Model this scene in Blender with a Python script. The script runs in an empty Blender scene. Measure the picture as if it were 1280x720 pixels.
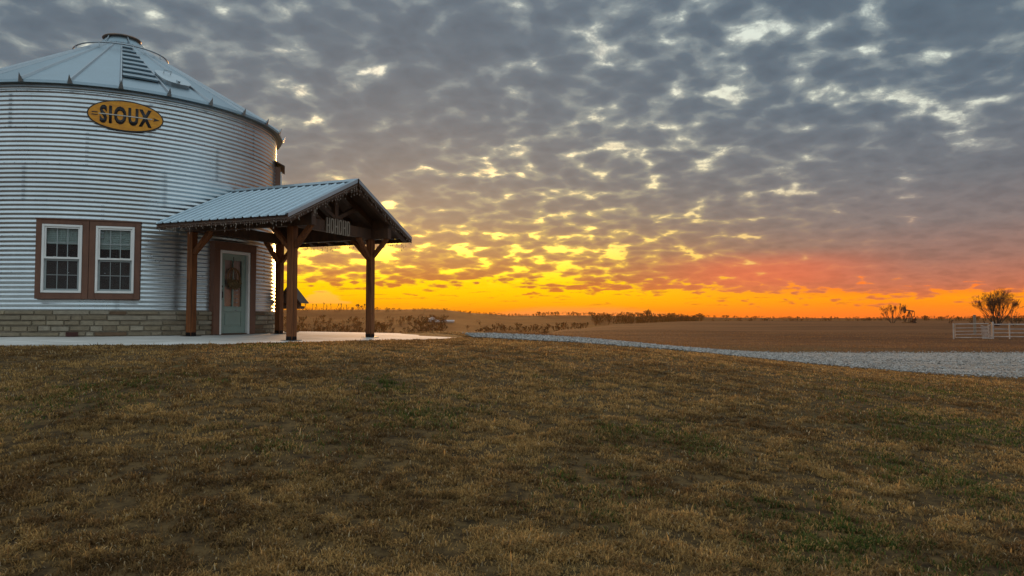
import bpy, bmesh, math, random
import numpy as np
from mathutils import Vector, Matrix
R_ = math.radians
random.seed(7)
rng = np.random.default_rng(11)
scene = bpy.context.scene
COL = scene.collection

# ------------------------------------------------------------------ helpers
def lin(c):
    def f(v):
        v /= 255.0
        return v/12.92 if v <= 0.04045 else ((v+0.055)/1.055)**2.4
    return (f(c[0]), f(c[1]), f(c[2]), 1.0)

class MB:
    """collects polygons of ONE part"""
    def __init__(s):
        s.v = []; s.f = []; s.c = []
    def add(s, vs, fs, M=None, col=None):
        o = len(s.v)
        for p in vs:
            p = Vector(p)
            s.v.append(tuple(M @ p) if M is not None else tuple(p))
        for f in fs:
            s.f.append(tuple(i+o for i in f)); s.c.append(col)
        return s
    def box(s, a, b, M=None, col=None):
        x0, y0, z0 = a; x1, y1, z1 = b
        vs = [(x0,y0,z0),(x1,y0,z0),(x1,y1,z0),(x0,y1,z0),(x0,y0,z1),(x1,y0,z1),(x1,y1,z1),(x0,y1,z1)]
        fs = [(0,3,2,1),(4,5,6,7),(0,1,5,4),(1,2,6,5),(2,3,7,6),(3,0,4,7)]
        return s.add(vs, fs, M, col)
    def bar(s, p, q, w, h, up=(0,0,1), M=None):
        """box beam from p to q, w across, h along up"""
        p = Vector(p); q = Vector(q); d = (q-p).normalized(); up = Vector(up)
        side = d.cross(up)
        if side.length < 1e-5: side = d.cross(Vector((1,0,0)))
        side.normalize(); u = side.cross(d).normalized()
        vs = []
        for e in (p, q):
            for a, b in ((-1,-1),(1,-1),(1,1),(-1,1)):
                vs.append(e + side*(a*w/2) + u*(b*h/2))
        fs = [(0,1,2,3),(7,6,5,4),(0,4,5,1),(1,5,6,2),(2,6,7,3),(3,7,4,0)]
        return s.add(vs, fs, M)
    def tube(s, pts, r, n=8, M=None, closed=False, cap=True):
        pts = [Vector(p) for p in pts]; N = len(pts)
        rs = r if isinstance(r, (list, tuple)) else [r]*N
        vs = []; ref = None
        for i, p in enumerate(pts):
            a = pts[(i-1) % N] if (closed or i > 0) else p
            b = pts[(i+1) % N] if (closed or i < N-1) else p
            t = (b-a).normalized()
            if ref is None:
                ref = t.cross(Vector((0,0,1)))
                if ref.length < 1e-3: ref = t.cross(Vector((1,0,0)))
            ref = (ref - t*ref.dot(t)).normalized(); w = t.cross(ref)
            for k in range(n):
                an = 2*math.pi*k/n
                vs.append(p + ref*(math.cos(an)*rs[i]) + w*(math.sin(an)*rs[i]))
        fs = []
        for i in range(N if closed else N-1):
            j = (i+1) % N
            for k in range(n):
                m = (k+1) % n
                fs.append((i*n+k, i*n+m, j*n+m, j*n+k))
        if cap and not closed:
            fs.append(tuple(range(n))[::-1]); fs.append(tuple((N-1)*n+k for k in range(n)))
        return s.add(vs, fs, M)
    def prism(s, poly, t0, t1, axis='x', M=None):
        """poly of (a,b) extruded along axis; axis x -> (y,z), axis y -> (x,z), axis z -> (x,y)"""
        n = len(poly)
        def P(a, b, t):
            return (t,a,b) if axis == 'x' else ((a,t,b) if axis == 'y' else (a,b,t))
        vs = [P(a,b,t0) for a,b in poly] + [P(a,b,t1) for a,b in poly]
        fs = [tuple(range(n))[::-1], tuple(n+i for i in range(n))]
        fs += [(i,(i+1)%n,n+(i+1)%n,n+i) for i in range(n)]
        return s.add(vs, fs, M)

def np_mesh(name, V, loops, starts, totals, cols=None, smooth=False):
    me = bpy.data.meshes.new(name)
    V = np.ascontiguousarray(V, dtype=np.float32)
    me.vertices.add(len(V)); me.vertices.foreach_set('co', V.ravel())
    me.loops.add(len(loops)); me.loops.foreach_set('vertex_index', np.ascontiguousarray(loops, dtype=np.int32))
    me.polygons.add(len(starts))
    me.polygons.foreach_set('loop_start', np.ascontiguousarray(starts, dtype=np.int32))
    if smooth: me.polygons.foreach_set('use_smooth', np.ones(len(starts), dtype=bool))
    else: me.polygons.foreach_set('use_smooth', np.zeros(len(starts), dtype=bool))
    if cols is not None:
        at = me.color_attributes.new('col', 'FLOAT_COLOR', 'POINT')
        c = np.ones((len(V), 4), dtype=np.float32); c[:, :3] = cols
        at.data.foreach_set('color', c.ravel())
    me.update(calc_edges=True)
    return me

def grid_mesh(name, V, nu, nv, wrap=False, smooth=True, cols=None):
    """V ordered [iv*nu+iu]"""
    iu = np.arange(nu if wrap else nu-1); iv = np.arange(nv-1)
    IU, IV = np.meshgrid(iu, iv); IU = IU.ravel(); IV = IV.ravel(); J = (IU+1) % nu
    q = np.stack([IV*nu+IU, IV*nu+J, (IV+1)*nu+J, (IV+1)*nu+IU], 1)
    n = len(q)
    return np_mesh(name, V, q.ravel(), np.arange(n)*4, np.full(n, 4), cols, smooth)

def link(o, parent=None):
    COL.objects.link(o)
    if parent is not None: o.parent = parent
    return o

def obj(name, mb, mat, parent=None, bevel=0.0, smooth=False, angle=35):
    if isinstance(mb, MB):
        me = bpy.data.meshes.new(name)
        me.from_pydata(mb.v, [], mb.f)
        if any(c is not None for c in mb.c):
            at = me.color_attributes.new('col', 'FLOAT_COLOR', 'CORNER')
            k = 0
            for p in me.polygons:
                c = mb.c[p.index] or (0.5,0.5,0.5)
                for _ in range(p.loop_total):
                    at.data[k].color = (c[0], c[1], c[2], 1); k += 1
        bm = bmesh.new(); bm.from_mesh(me); bmesh.ops.recalc_face_normals(bm, faces=bm.faces); bm.to_mesh(me); bm.free()
        if smooth:
            me.polygons.foreach_set('use_smooth', [True]*len(me.polygons))
            me.set_sharp_from_angle(angle=R_(angle))
    else:
        me = mb
    me.materials.append(mat)
    o = bpy.data.objects.new(name, me)
    if bevel > 0:
        b = o.modifiers.new('bevel', 'BEVEL'); b.width = bevel; b.segments = 1; b.limit_method = 'ANGLE'
    return link(o, parent)

def tag(o, label=None, cat=None, group=None, kind=None):
    if label: o['label'] = label
    if cat: o['category'] = cat
    if group: o['group'] = group
    if kind: o['kind'] = kind
    return o

def thing(name, label, cat, loc=(0,0,0), rz=0.0, group=None):
    o = bpy.data.objects.new(name, None); o.empty_display_size = 0.3
    link(o); o.location = loc; o.rotation_euler = (0,0,rz)
    return tag(o, label, cat, group)

def copy_tree(o, parent=None):
    c = o.copy(); COL.objects.link(c)
    if parent is not None: c.parent = parent
    for ch in list(o.children): copy_tree(ch, c)
    return c

# numpy value noise
def vnoise(x, y, seed=0):
    xi = np.floor(x).astype(np.int64); yi = np.floor(y).astype(np.int64)
    fx = x-xi; fy = y-yi; fx = fx*fx*(3-2*fx); fy = fy*fy*(3-2*fy)
    def h(a, b):
        n = (a*374761393 + b*668265263 + seed*1442695041) & 0xffffffff
        n = ((n ^ (n >> 13))*1274126177) & 0xffffffff
        n = n ^ (n >> 16)
        return (n & 0xffff)/65535.0
    return (h(xi,yi)*(1-fx)+h(xi+1,yi)*fx)*(1-fy) + (h(xi,yi+1)*(1-fx)+h(xi+1,yi+1)*fx)*fy
def fbm(x, y, seed=0, oct=4):
    s = 0; a = 0.5; t = 0
    for k in range(oct):
        s = s + a*vnoise(x*2**k+17*k, y*2**k-9*k, seed+k); t += a; a *= 0.5
    return s/t

# ------------------------------------------------------------------ materials
class NT:
    def __init__(s, tree):
        s.t = tree; s.n = tree.nodes; s.l = tree.links
    def new(s, ty, **kw):
        n = s.n.new(ty)
        for k, v in kw.items(): setattr(n, k, v)
        return n
    def put(s, sock, v):
        if isinstance(v, bpy.types.NodeSocket): s.l.new(v, sock)
        elif v is not None: sock.default_value = v
    def m(s, op, a, b=None, c=None, clamp=False):
        n = s.new('ShaderNodeMath', operation=op, use_clamp=clamp)
        for i, v in enumerate((a, b, c)):
            if v is not None: s.put(n.inputs[i], v)
        return n.outputs[0]
    def ss(s, x, e0, e1):
        n = s.new('ShaderNodeMapRange', interpolation_type='SMOOTHSTEP')
        s.put(n.inputs[0], x); s.put(n.inputs[1], e0); s.put(n.inputs[2], e1)
        n.inputs[3].default_value = 0; n.inputs[4].default_value = 1
        return n.outputs[0]
    def mix(s, f, a, b, mode='MIX'):
        n = s.new('ShaderNodeMix', data_type='RGBA', blend_type=mode)
        s.put(n.inputs[0], f); s.put(n.inputs[6], a); s.put(n.inputs[7], b)
        return n.outputs[2]
    def ramp(s, f, stops, interp='LINEAR'):
        n = s.new('ShaderNodeValToRGB'); n.color_ramp.interpolation = interp
        cr = n.color_ramp
        while len(cr.elements) < len(stops): cr.elements.new(0.5)
        for e, (p, c) in zip(cr.elements, stops):
            e.position = p; e.color = c if len(c) == 4 else (*c, 1)
        s.put(n.inputs[0], f); return n.outputs[0]
    def noise(s, vec, scale, detail=4, rough=0.55, dist=0.0, dim='3D', w=None):
        n = s.new('ShaderNodeTexNoise', noise_dimensions=dim)
        if vec is not None: s.put(n.inputs['Vector'], vec)
        s.put(n.inputs['Scale'], scale); n.inputs['Detail'].default_value = detail
        n.inputs['Roughness'].default_value = rough; n.inputs['Distortion'].default_value = dist
        return n.outputs[0]
    def vmap(s, vec, scale=(1,1,1), loc=(0,0,0), rot=(0,0,0)):
        n = s.new('ShaderNodeMapping'); s.put(n.inputs[0], vec)
        n.inputs['Scale'].default_value = scale; n.inputs['Location'].default_value = loc; n.inputs['Rotation'].default_value = rot
        return n.outputs[0]
    def vec(s, x, y, z):
        n = s.new('ShaderNodeCombineXYZ')
        for i, v in enumerate((x, y, z)): s.put(n.inputs[i], v)
        return n.outputs[0]

def mat(name):
    m = bpy.data.materials.new(name); m.use_nodes = True
    nt = NT(m.node_tree); b = m.node_tree.nodes['Principled BSDF']
    co = nt.new('ShaderNodeTexCoord').outputs['Object']
    return m, nt, b, co
def bump(nt, b, h, strength=0.3, dist=0.01):
    n = nt.new('ShaderNodeBump'); n.inputs['Strength'].default_value = strength; n.inputs['Distance'].default_value = dist
    nt.put(n.inputs['Height'], h); nt.l.new(n.outputs[0], b.inputs['Normal'])

def simple(name, col, rough=0.6, metal=0.0, var=0.15, scale=3.0, stretch=(1,1,1), bmp=0.15, col2=None):
    m, nt, b, co = mat(name)
    v = nt.vmap(co, stretch)
    n = nt.noise(v, scale, 6, 0.6)
    c = lin(col); c2 = lin(col2) if col2 else tuple(x*(1-var*2) for x in c[:3])+(1,)
    f = nt.ss(n, 0.3, 0.72)
    nt.put(b.inputs['Base Color'], nt.mix(f, c2, c))
    nt.put(b.inputs['Roughness'], nt.m('ADD', nt.m('MULTIPLY', n, 0.25), rough-0.12))
    b.inputs['Metallic'].default_value = metal
    if bmp: bump(nt, b, nt.noise(v, scale*6, 5, 0.65), bmp, 0.01)
    return m

def galv(name, col, rough, spangle=9.0, sheets=False):
    m, nt, b, co = mat(name)
    vo = nt.new('ShaderNodeTexVoronoi'); nt.put(vo.inputs['Vector'], co); vo.inputs['Scale'].default_value = spangle*4
    sp = nt.m('MULTIPLY', vo.outputs['Color'], 1.0) if False else nt.new('ShaderNodeSeparateColor')
    nt.put(sp.inputs[0], vo.outputs['Color'])
    big = nt.noise(co, 1.3, 5, 0.6)
    st = nt.noise(nt.vmap(co, (5,5,0.25)), 1.5, 4, 0.6)
    f = nt.m('ADD', nt.m('MULTIPLY', sp.outputs[0], 0.10), nt.m('ADD', nt.m('MULTIPLY', big, 0.45), nt.m('MULTIPLY', st, 0.20)))
    c = lin(col)
    nt.put(b.inputs['Base Color'], nt.mix(nt.ss(f, 0.2, 0.65), tuple(x*0.80 for x in c[:3])+(1,), c))
    b.inputs['Metallic'].default_value = 0.92
    if sheets:
        at = nt.new('ShaderNodeAttribute', attribute_name='col').outputs['Color']
        old = b.inputs['Base Color'].links[0].from_socket; nt.put(b.inputs['Base Color'], nt.mix(1.0, old, at, 'MULTIPLY'))
    nt.put(b.inputs['Roughness'], nt.m('ADD', nt.m('MULTIPLY', f, 0.2), rough-0.08))
    return m

M_wallmetal = galv('galvanised_wall', (206,218,222), 0.30, sheets=True)
M_roofmetal = galv('galvanised_roof', (150,170,180), 0.42)
M_ribmetal  = galv('galvanised_rib', (170,180,186), 0.45)
M_porchmetal = galv('porch_roof_metal', (176,196,206), 0.33)
M_rust   = simple('weathered_cap_metal', (150,128,112), 0.6, 0.6, 0.2, 6, col2=(110,104,100))
def timber(name, c1, c2):
    m, nt, b, co = mat(name)
    g = nt.noise(nt.vmap(co, (26,26,1.1)), 1.0, 8, 0.65, 0.6)
    big = nt.noise(co, 1.6, 4, 0.6)
    vo = nt.new('ShaderNodeTexVoronoi'); nt.put(vo.inputs['Vector'], nt.vmap(co, (3.2,3.2,1.6))); vo.inputs['Scale'].default_value = 1.5
    c = nt.mix(nt.ss(g, 0.35, 0.65), lin(c2), lin(c1))
    c = nt.mix(nt.m('MULTIPLY', nt.ss(big, 0.4, 0.7), 0.45), c, nt.mix(1.0, c, (0.62,0.58,0.55,1), 'MULTIPLY'))
    c = nt.mix(nt.ss(vo.outputs['Distance'], 0.10, 0.05), c, (0.03,0.018,0.01,1))
    crack = nt.ss(nt.noise(nt.vmap(co, (40,40,0.5)), 1.0, 3, 0.5), 0.36, 0.30)
    c = nt.mix(nt.m('MULTIPLY', crack, 0.7), c, (0.03,0.018,0.01,1))
    nt.put(b.inputs['Base Color'], c); b.inputs['Roughness'].default_value = 0.75; b.inputs['Specular IOR Level'].default_value = 0.3
    bump(nt, b, nt.m('SUBTRACT', g, crack), 0.4, 0.01)
    return m
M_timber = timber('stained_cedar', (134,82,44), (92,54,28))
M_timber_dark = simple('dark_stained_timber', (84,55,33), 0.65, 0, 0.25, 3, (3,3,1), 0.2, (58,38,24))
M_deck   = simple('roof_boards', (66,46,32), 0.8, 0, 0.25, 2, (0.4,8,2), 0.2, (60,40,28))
M_browntrim = simple('brown_trim_boards', (112,77,58), 0.6, 0, 0.1, 4, (2,2,0.6), 0.1, (96,64,48))
M_white  = simple('white_vinyl', (226,228,224), 0.4, 0, 0.04, 5, bmp=0.02)
M_muntin = simple('grey_muntin', (150,160,160), 0.5, 0, 0.05, 5, bmp=0.0)
M_door   = simple('sage_green_paint', (132,154,144), 0.45, 0, 0.05, 4, bmp=0.04)
M_black  = simple('black_steel', (28,26,26), 0.5, 0.5, 0.2, 8, bmp=0.05)
M_blind  = simple('pale_blind', (150,166,160), 0.7, 0, 0.05, 9, (1,1,14), 0.05)
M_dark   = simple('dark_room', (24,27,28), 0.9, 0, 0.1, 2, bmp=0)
M_screen = simple('insect_screen', (46,46,44), 0.8, 0, 0.1, 60, bmp=0.05)
M_wicker = simple('brown_wicker', (140,106,68), 0.8, 0, 0.3, 30, bmp=0.5, col2=(96,72,46))
def concrete():
    m, nt, b, co = mat('broom_finished_concrete')
    r = nt.vmap(co, (1,1,1), (0,0,0), (0,0,R_(23)))
    sx = nt.new('ShaderNodeSeparateXYZ'); nt.put(sx.inputs[0], r)
    def joint(v, off):
        q = nt.m('ABSOLUTE', nt.m('SUBTRACT', nt.m('FRACT', nt.m('ADD', nt.m('MULTIPLY', v, 1/3.05), off)), 0.5))
        return nt.ss(q, 0.0042, 0.0022)
    j = nt.m('MAXIMUM', joint(sx.outputs[0], 0.15), joint(sx.outputs[1], 0.3))
    n = nt.noise(co, 0.8, 8, 0.65); n2 = nt.noise(co, 7, 6, 0.7)
    c = nt.mix(nt.ss(n, 0.35, 0.68), lin((182,179,171)), lin((208,206,199)))
    c = nt.mix(nt.m('MULTIPLY', nt.ss(n2, 0.55, 0.75), 0.25), c, lin((150,140,126)))
    c = nt.mix(j, c, lin((96,92,86)))
    nt.put(b.inputs['Base Color'], c); b.inputs['Roughness'].default_value = 0.85
    bump(nt, b, nt.m('SUBTRACT', nt.noise(nt.vmap(co, (3,60,3)), 1.0, 4, 0.6), j), 0.2, 0.008)
    return m
M_conc = concrete()
M_signY  = simple('sign_yellow_enamel', (228,160,28), 0.5, 0, 0.08, 5, (1,1,3), 0.05, (196,128,20))
M_signB  = simple('sign_black_paint', (24,26,32), 0.5, 0, 0.1, 5, bmp=0.02)
M_signrim = simple('sign_dark_rim', (52,48,44), 0.5, 0.3, 0.1, 5, bmp=0.02)
M_signW  = simple('sign_white_line', (206,204,190), 0.5, 0, 0.1, 5, bmp=0.02)
M_letter = simple('grey_white_letters', (146,134,118), 0.7, 0, 0.1, 6, bmp=0.1)
M_bulb   = simple('clear_bulb_plastic', (150,136,122), 0.2, 0, 0.05, 5, bmp=0)
M_wire   = simple('dull_wire', (120,104,92), 0.5, 0, 0.05, 5, bmp=0)
M_bark   = simple('bare_bark', (74,58,48), 0.9, 0, 0.2, 1.0, bmp=0.2)
M_twig   = simple('bare_twigs', (86,62,50), 0.9, 0, 0.2, 1.0, bmp=0)
M_pipe   = simple('white_pipe_paint', (190,180,172), 0.6, 0, 0.1, 1.5, bmp=0.1, col2=(150,138,128))
M_woodpost = simple('weathered_wood_post', (150,132,112), 0.9, 0, 0.2, 3, (5,5,0.5), 0.3)
M_jack   = simple('rusty_dark_steel', (56,40,36), 0.7, 0.3, 0.2, 2, bmp=0.1)
M_barnW  = simple('pale_barn_siding', (200,196,190), 0.7, 0, 0.1, 0.6, bmp=0.1)
M_barnR  = simple('pale_barn_roof', (190,190,192), 0.5, 0.2, 0.1, 0.6, bmp=0.1)

# glass: glossy dark pane, see-through
def glass():
    m, nt, b, co = mat('window_glass')
    b.inputs['Base Color'].default_value = (0.9,0.95,0.95,1)
    b.inputs['Roughness'].default_value = 0.03
    b.inputs['Transmission Weight'].default_value = 1.0
    b.inputs['IOR'].default_value = 1.25
    return m
M_glass = glass()

def attr_mat(name, rough=0.9, trans=0.0, bmpscale=0, var=0.0):
    m, nt, b, co = mat(name)
    a = nt.new('ShaderNodeAttribute', attribute_name='col').outputs['Color']
    if var:
        n = nt.noise(co, bmpscale, 6, 0.65)
        a = nt.mix(nt.ss(n, 0.3, 0.75), nt.mix(1.0, a, (1-var,1-var,1-var,1), 'MULTIPLY'), a)
    nt.put(b.inputs['Base Color'], a)
    b.inputs['Roughness'].default_value = rough
    b.inputs['Specular IOR Level'].default_value = 0.25
    if bmpscale: bump(nt, b, nt.noise(co, bmpscale, 6, 0.65), 0.5, 0.02)
    if trans:
        out = nt.n['Material Output']
        t = nt.new('ShaderNodeBsdfTranslucent'); nt.put(t.inputs[0], a)
        mx = nt.new('ShaderNodeMixShader'); mx.inputs[0].default_value = trans
        nt.l.new(b.outputs[0], mx.inputs[1]); nt.l.new(t.outputs[0], mx.inputs[2]); nt.l.new(mx.outputs[0], out.inputs[0])
    return m
M_stone = attr_mat('limestone_blocks', 0.9, 0, 9, 0.25)
M_grass = attr_mat('grass_blades', 0.75, 0.52)
M_gravel = attr_mat('gravel_stones', 0.9)
M_woods = attr_mat('far_bare_woods', 0.95)

# ------------------------------------------------------------------ layout constants
CAM = Vector((0, 0, 1.6))
RB = 4.17                       # bin radius
CB = (-10.946, 20.456)          # bin axis
TH_CAM = R_(-61.85)             # bearing from the bin to the lawn in front of it
TH_N = R_(-23.0)                # bearing the door and porch face
ZS = 1.20                       # top of patio at the bin
DOOR = (CB[0]+RB*math.cos(TH_N), CB[1]+RB*math.sin(TH_N))
MOUND = (-8.0, 19.0)

# terrain ------------------------------------------------------------
RN = np.array([0, 12, 20, 30, 45, 65, 100, 160, 250, 400, 600, 800, 1000, 1400, 2500], float)
TAB = {
 -180:[0,0,0,0,0,0,0,0,0.5,1,2,3,4,4,4],
 -90:[0,0,0,0,-.2,-.4,-.6,-.8,-1,-1,0,3,6,6,5],
 -50:[0,0,0,0,-.5,-1.5,-4,-7,-10,-10,-6,2,11,9,6],
 -35:[0,0,0,-.2,-1.2,-3.0,-6.5,-11,-14,-14,-9,1,12.4,10,6],
 -16:[0,0,0,-.2,-1.2,-3.0,-6.5,-11,-14,-14,-9,1,12.6,10,6],
 -9: [0,0,0,-.1,-1.0,-2.6,-6.0,-11,-14,-14,-7,2,13.4,10,6],
 -6: [0,0,0,0,-.8,-2.2,-5.5,-10,-13,-12,-5,3,14.4,10,6],
 -2.5:[0,0,0,0,-.4,-1.2,-3.5,-8,-11,-11,-6,1,8.6,8,5],
 0:  [0,0,0,0,-.1,-.4,-1.5,-5,-9,-10,-7,-1,5.2,5,4],
 4:  [0,0,0,0,0,-.05,-.10,-1,-5,-8,-6,-1,5.6,5,4],
 8:  [0,0,0,0,0,0,.05,.20,-.5,-4,-5,-1,5.0,4,4],
 13: [0,0,0,0,0,-.05,.10,.40,.55,-1,-4,-2,3.6,3,3],
 20: [0,0,0,0,0,-.10,0,.35,.75,.3,-3,-2,1.6,2,2],
 30: [0,0,0,0,-.05,-.15,0,.30,.30,.70,-1,-1,1.3,1.5,1.5],
 36: [0,0,0,0,-.05,-.15,0,.30,.30,.70,-1,-.5,2.2,2,2],
 60: [0,0,0,0,-.05,-.15,0,.30,.4,.9,0,1,4,4,4],
 100:[0,0,0,0,0,0,0,.2,.4,.6,1,3,5,5,4],
 180:[0,0,0,0,0,0,0,0,0.5,1,2,3,4,4,4],
}
AZN = np.array(sorted(TAB)); TT = np.array([TAB[k] for k in sorted(TAB)], float)
def hfun(x, y):
    x = np.asarray(x, float); y = np.asarray(y, float)
    r = np.hypot(x, y); az = np.degrees(np.arctan2(x, y))
    ia = np.clip(np.searchsorted(AZN, az, 'right')-1, 0, len(AZN)-2)
    fa = (az-AZN[ia])/(AZN[ia+1]-AZN[ia]); fa = np.clip(fa, 0, 1); fa = fa*fa*(3-2*fa)*0.6+fa*0.4
    rr = np.log(r+15); RL = np.log(RN+15)
    i = np.clip(np.searchsorted(RL, rr, 'right')-1, 0, len(RN)-2)
    t = np.clip((rr-RL[i])/(RL[i+1]-RL[i]), 0, 1)
    def row(a):
        p1 = TT[a, i]; p2 = TT[a, i+1]; p0 = TT[a, np.maximum(i-1, 0)]; p3 = TT[a, np.minimum(i+2, len(RN)-1)]
        m1 = (p2-p0)/2; m2 = (p3-p1)/2
        return (2*t**3-3*t**2+1)*p1+(t**3-2*t**2+t)*m1+(-2*t**3+3*t**2)*p2+(t**3-t**2)*m2
    z = row(ia)*(1-fa)+row(ia+1)*fa
    dm = np.hypot((x-MOUND[0])*0.95, (y-MOUND[1])*np.where(y > MOUND[1], 0.36, 1.0)); s = np.clip((dm-6)/15.0, 0, 1); s = s*s*(3-2*s)
    z = z + 1.085*(1-s)
    near = np.clip((r-3)/10, 0, 1)*np.clip((60-r)/30, 0, 1)
    z = z + near*0.05*(fbm(x*0.35, y*0.35, 3, 3)-0.5)
    far = np.clip((r-150)/300, 0, 1)
    z = z + far*1.6*(fbm(x*0.012, y*0.012, 5, 3)-0.5)
    return z
def H(x, y): return float(hfun(np.array([x]), np.array([y]))[0])
def pol(az, r): a = R_(az); return (r*math.sin(a), r*math.cos(a))

def slab_z(x, y):
    d = np.hypot(np.asarray(x)-CB[0], np.asarray(y)-CB[1])
    return ZS - 0.024*np.clip(d-RB, 0, 6)

SLAB = [(-9.9,13.2),(-9.0,13.5),(-7.6,13.62),(-6.2,13.95),(-5.4,14.5),(-4.7,15.45),(-3.6,16.5),(-2.5,17.7),(-1.75,18.8),(-1.45,20.0),(-1.4,21.2),(-1.7,22.6),(-2.6,24.2),(-4.2,25.6),(-8,27.5),(-14,27),(-17.5,22),(-17,16),(-14,13.2),(-12,12.9)]
def smooth_poly(P, it=2):
    for _ in range(it):
        Q = []
        for i in range(len(P)):
            a = P[i]; b = P[(i+1) % len(P)]
            Q.append((a[0]*.75+b[0]*.25, a[1]*.75+b[1]*.25)); Q.append((a[0]*.25+b[0]*.75, a[1]*.25+b[1]*.75))
        P = Q
    return P
SLABS = smooth_poly(SLAB, 2)
DR_N = [(-1.0,20.2),(0.2,19.4),(2.5,19.6),(5.2,20.6),(8.0,20.8),(11.0,20.8),(13.9,19.8),(18,18.0),(26,14)]
DR_F = [(-1.4,23.6),(0.4,25.3),(3.4,28.2),(7.4,31.6),(11,33.3),(15,34.2),(19,34.8),(24,35.0),(34,34)]
def resample(P, n):
    P = np.array(P, float); d = np.r_[0, np.cumsum(np.hypot(*np.diff(P, axis=0).T))]
    t = np.linspace(0, d[-1], n)
    q = np.stack([np.interp(t, d, P[:,0]), np.interp(t, d, P[:,1])], 1)
    for _ in range(6): q[1:-1] = (q[:-2]+2*q[1:-1]+q[2:])/4
    return q
DN = resample(DR_N, 200); DF = resample(DR_F, 200)
wob = lambda q, s: np.stack([q[:,0], q[:,1] + 0.5*(fbm(q[:,0]*1.2, q[:,1]*0.3, s, 4)-0.5)], 1)
DN = wob(DN, 21); DF = wob(DF, 22)
def inpoly(x, y, P):
    c = np.zeros(len(x), bool); n = len(P)
    for i in range(n):
        x0, y0 = P[i]; x1, y1 = P[(i+1) % n]
        m = ((y0 > y) != (y1 > y))
        with np.errstate(divide='ignore', invalid='ignore'):
            xs = (x1-x0)*(y-y0)/(y1-y0+1e-12)+x0
        c ^= m & (x < xs)
    return c
DRIVEPOLY = [tuple(p) for p in DN[::4]] + [tuple(p) for p in DF[::-4]]

# ------------------------------------------------------------------ ground
def build_ground():
    az = np.radians(np.concatenate([np.arange(-180,-45,3.0), np.arange(-45,45,0.25), np.arange(45,180,3.0)]))
    r = np.concatenate([[0.02], np.arange(0.8,40,0.4), 40*np.exp(np.linspace(0, math.log(2500/40), 120))])
    A, Rr = np.meshgrid(az, r)
    x = (Rr*np.sin(A)).ravel(); y = (Rr*np.cos(A)).ravel()
    V = np.stack([x, y, hfun(x, y)], 1)
    me = grid_mesh('ground', V[:, :], len(az), len(r), wrap=True)
    me.flip_normals()
    m, nt, b, co = mat('dormant_turf_and_pasture')
    sx = nt.new('ShaderNodeSeparateXYZ'); nt.put(sx.inputs[0], co)
    flat = nt.vec(sx.outputs[0], sx.outputs[1], 0.0)
    n1 = nt.noise(flat, 0.35, 8, 0.65)
    n2 = nt.noise(flat, 6.0, 8, 0.7)
    n3 = nt.noise(flat, 0.02, 6, 0.6)
    n4 = nt.noise(nt.vmap(flat, (0.25,1,1)), 0.06, 6, 0.6)
    tan = (0.150,0.092,0.036,1); brn = (0.030,0.018,0.009,1); red = (0.120,0.066,0.036,1); grn = (0.085,0.085,0.034,1)
    c = nt.mix(nt.ss(n2, 0.32, 0.66), brn, tan)
    c = nt.mix(nt.m('MULTIPLY', nt.ss(n1, 0.55, 0.7), 0.5), c, grn)
    # pasture beyond the drive: browner, in broad bands
    dist = nt.m('SQRT', nt.m('ADD', nt.m('MULTIPLY', sx.outputs[0], sx.outputs[0]), nt.m('MULTIPLY', sx.outputs[1], sx.outputs[1])))
    past = nt.mix(nt.ss(n4, 0.40, 0.60), (0.070,0.027,0.012,1), (0.140,0.062,0.026,1))
    past = nt.mix(nt.m('MULTIPLY', nt.ss(n1, 0.45, 0.7), 0.25), past, (0.11,0.080,0.032,1))
    n5 = nt.noise(nt.vmap(flat, (0.35,1,1)), 0.9, 8, 0.7)
    past = nt.mix(nt.m('MULTIPLY', nt.ss(n5, 0.42, 0.62), 0.55), past, nt.mix(1.0, past, (0.45,0.40,0.38,1), 'MULTIPLY'))
    c = nt.mix(nt.ss(dist, 36, 52), c, past)
    hill = nt.mix(nt.ss(n3, 0.42, 0.58), (0.022,0.010,0.004,1), (0.046,0.023,0.008,1))
    c = nt.mix(nt.ss(dist, 300, 450), c, hill)
    nt.put(b.inputs['Base Color'], c); b.inputs['Roughness'].default_value = 0.95
    b.inputs['Specular IOR Level'].default_value = 0.1
    bump(nt, b, nt.m('ADD', n2, nt.noise(flat, 25, 6, 0.7)), 0.6, 0.05)
    o = obj('ground', me, m); tag(o, kind='structure')
build_ground()

def build_slab():
    bm = bmesh.new()
    top = [bm.verts.new((x, y, float(slab_z(x, y)))) for x, y in SLABS]
    f = bm.faces.new(top)
    bmesh.ops.triangulate(bm, faces=[f])
    for _ in range(2): bmesh.ops.subdivide_edges(bm, edges=bm.edges[:], cuts=1, use_grid_fill=True)
    for v in bm.verts: v.co.z = float(slab_z(v.co.x, v.co.y))
    bnd = [e for e in bm.edges if e.is_boundary]
    r = bmesh.ops.extrude_edge_only(bm, edges=bnd)
    for g in r['geom']:
        if isinstance(g, bmesh.types.BMVert): g.co.z -= 0.16
    bmesh.ops.recalc_face_normals(bm, faces=bm.faces)
    me = bpy.data.meshes.new('patio'); bm.to_mesh(me); bm.free()
    o = obj('patio', me, M_conc); tag(o, kind='structure')
build_slab()

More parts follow.
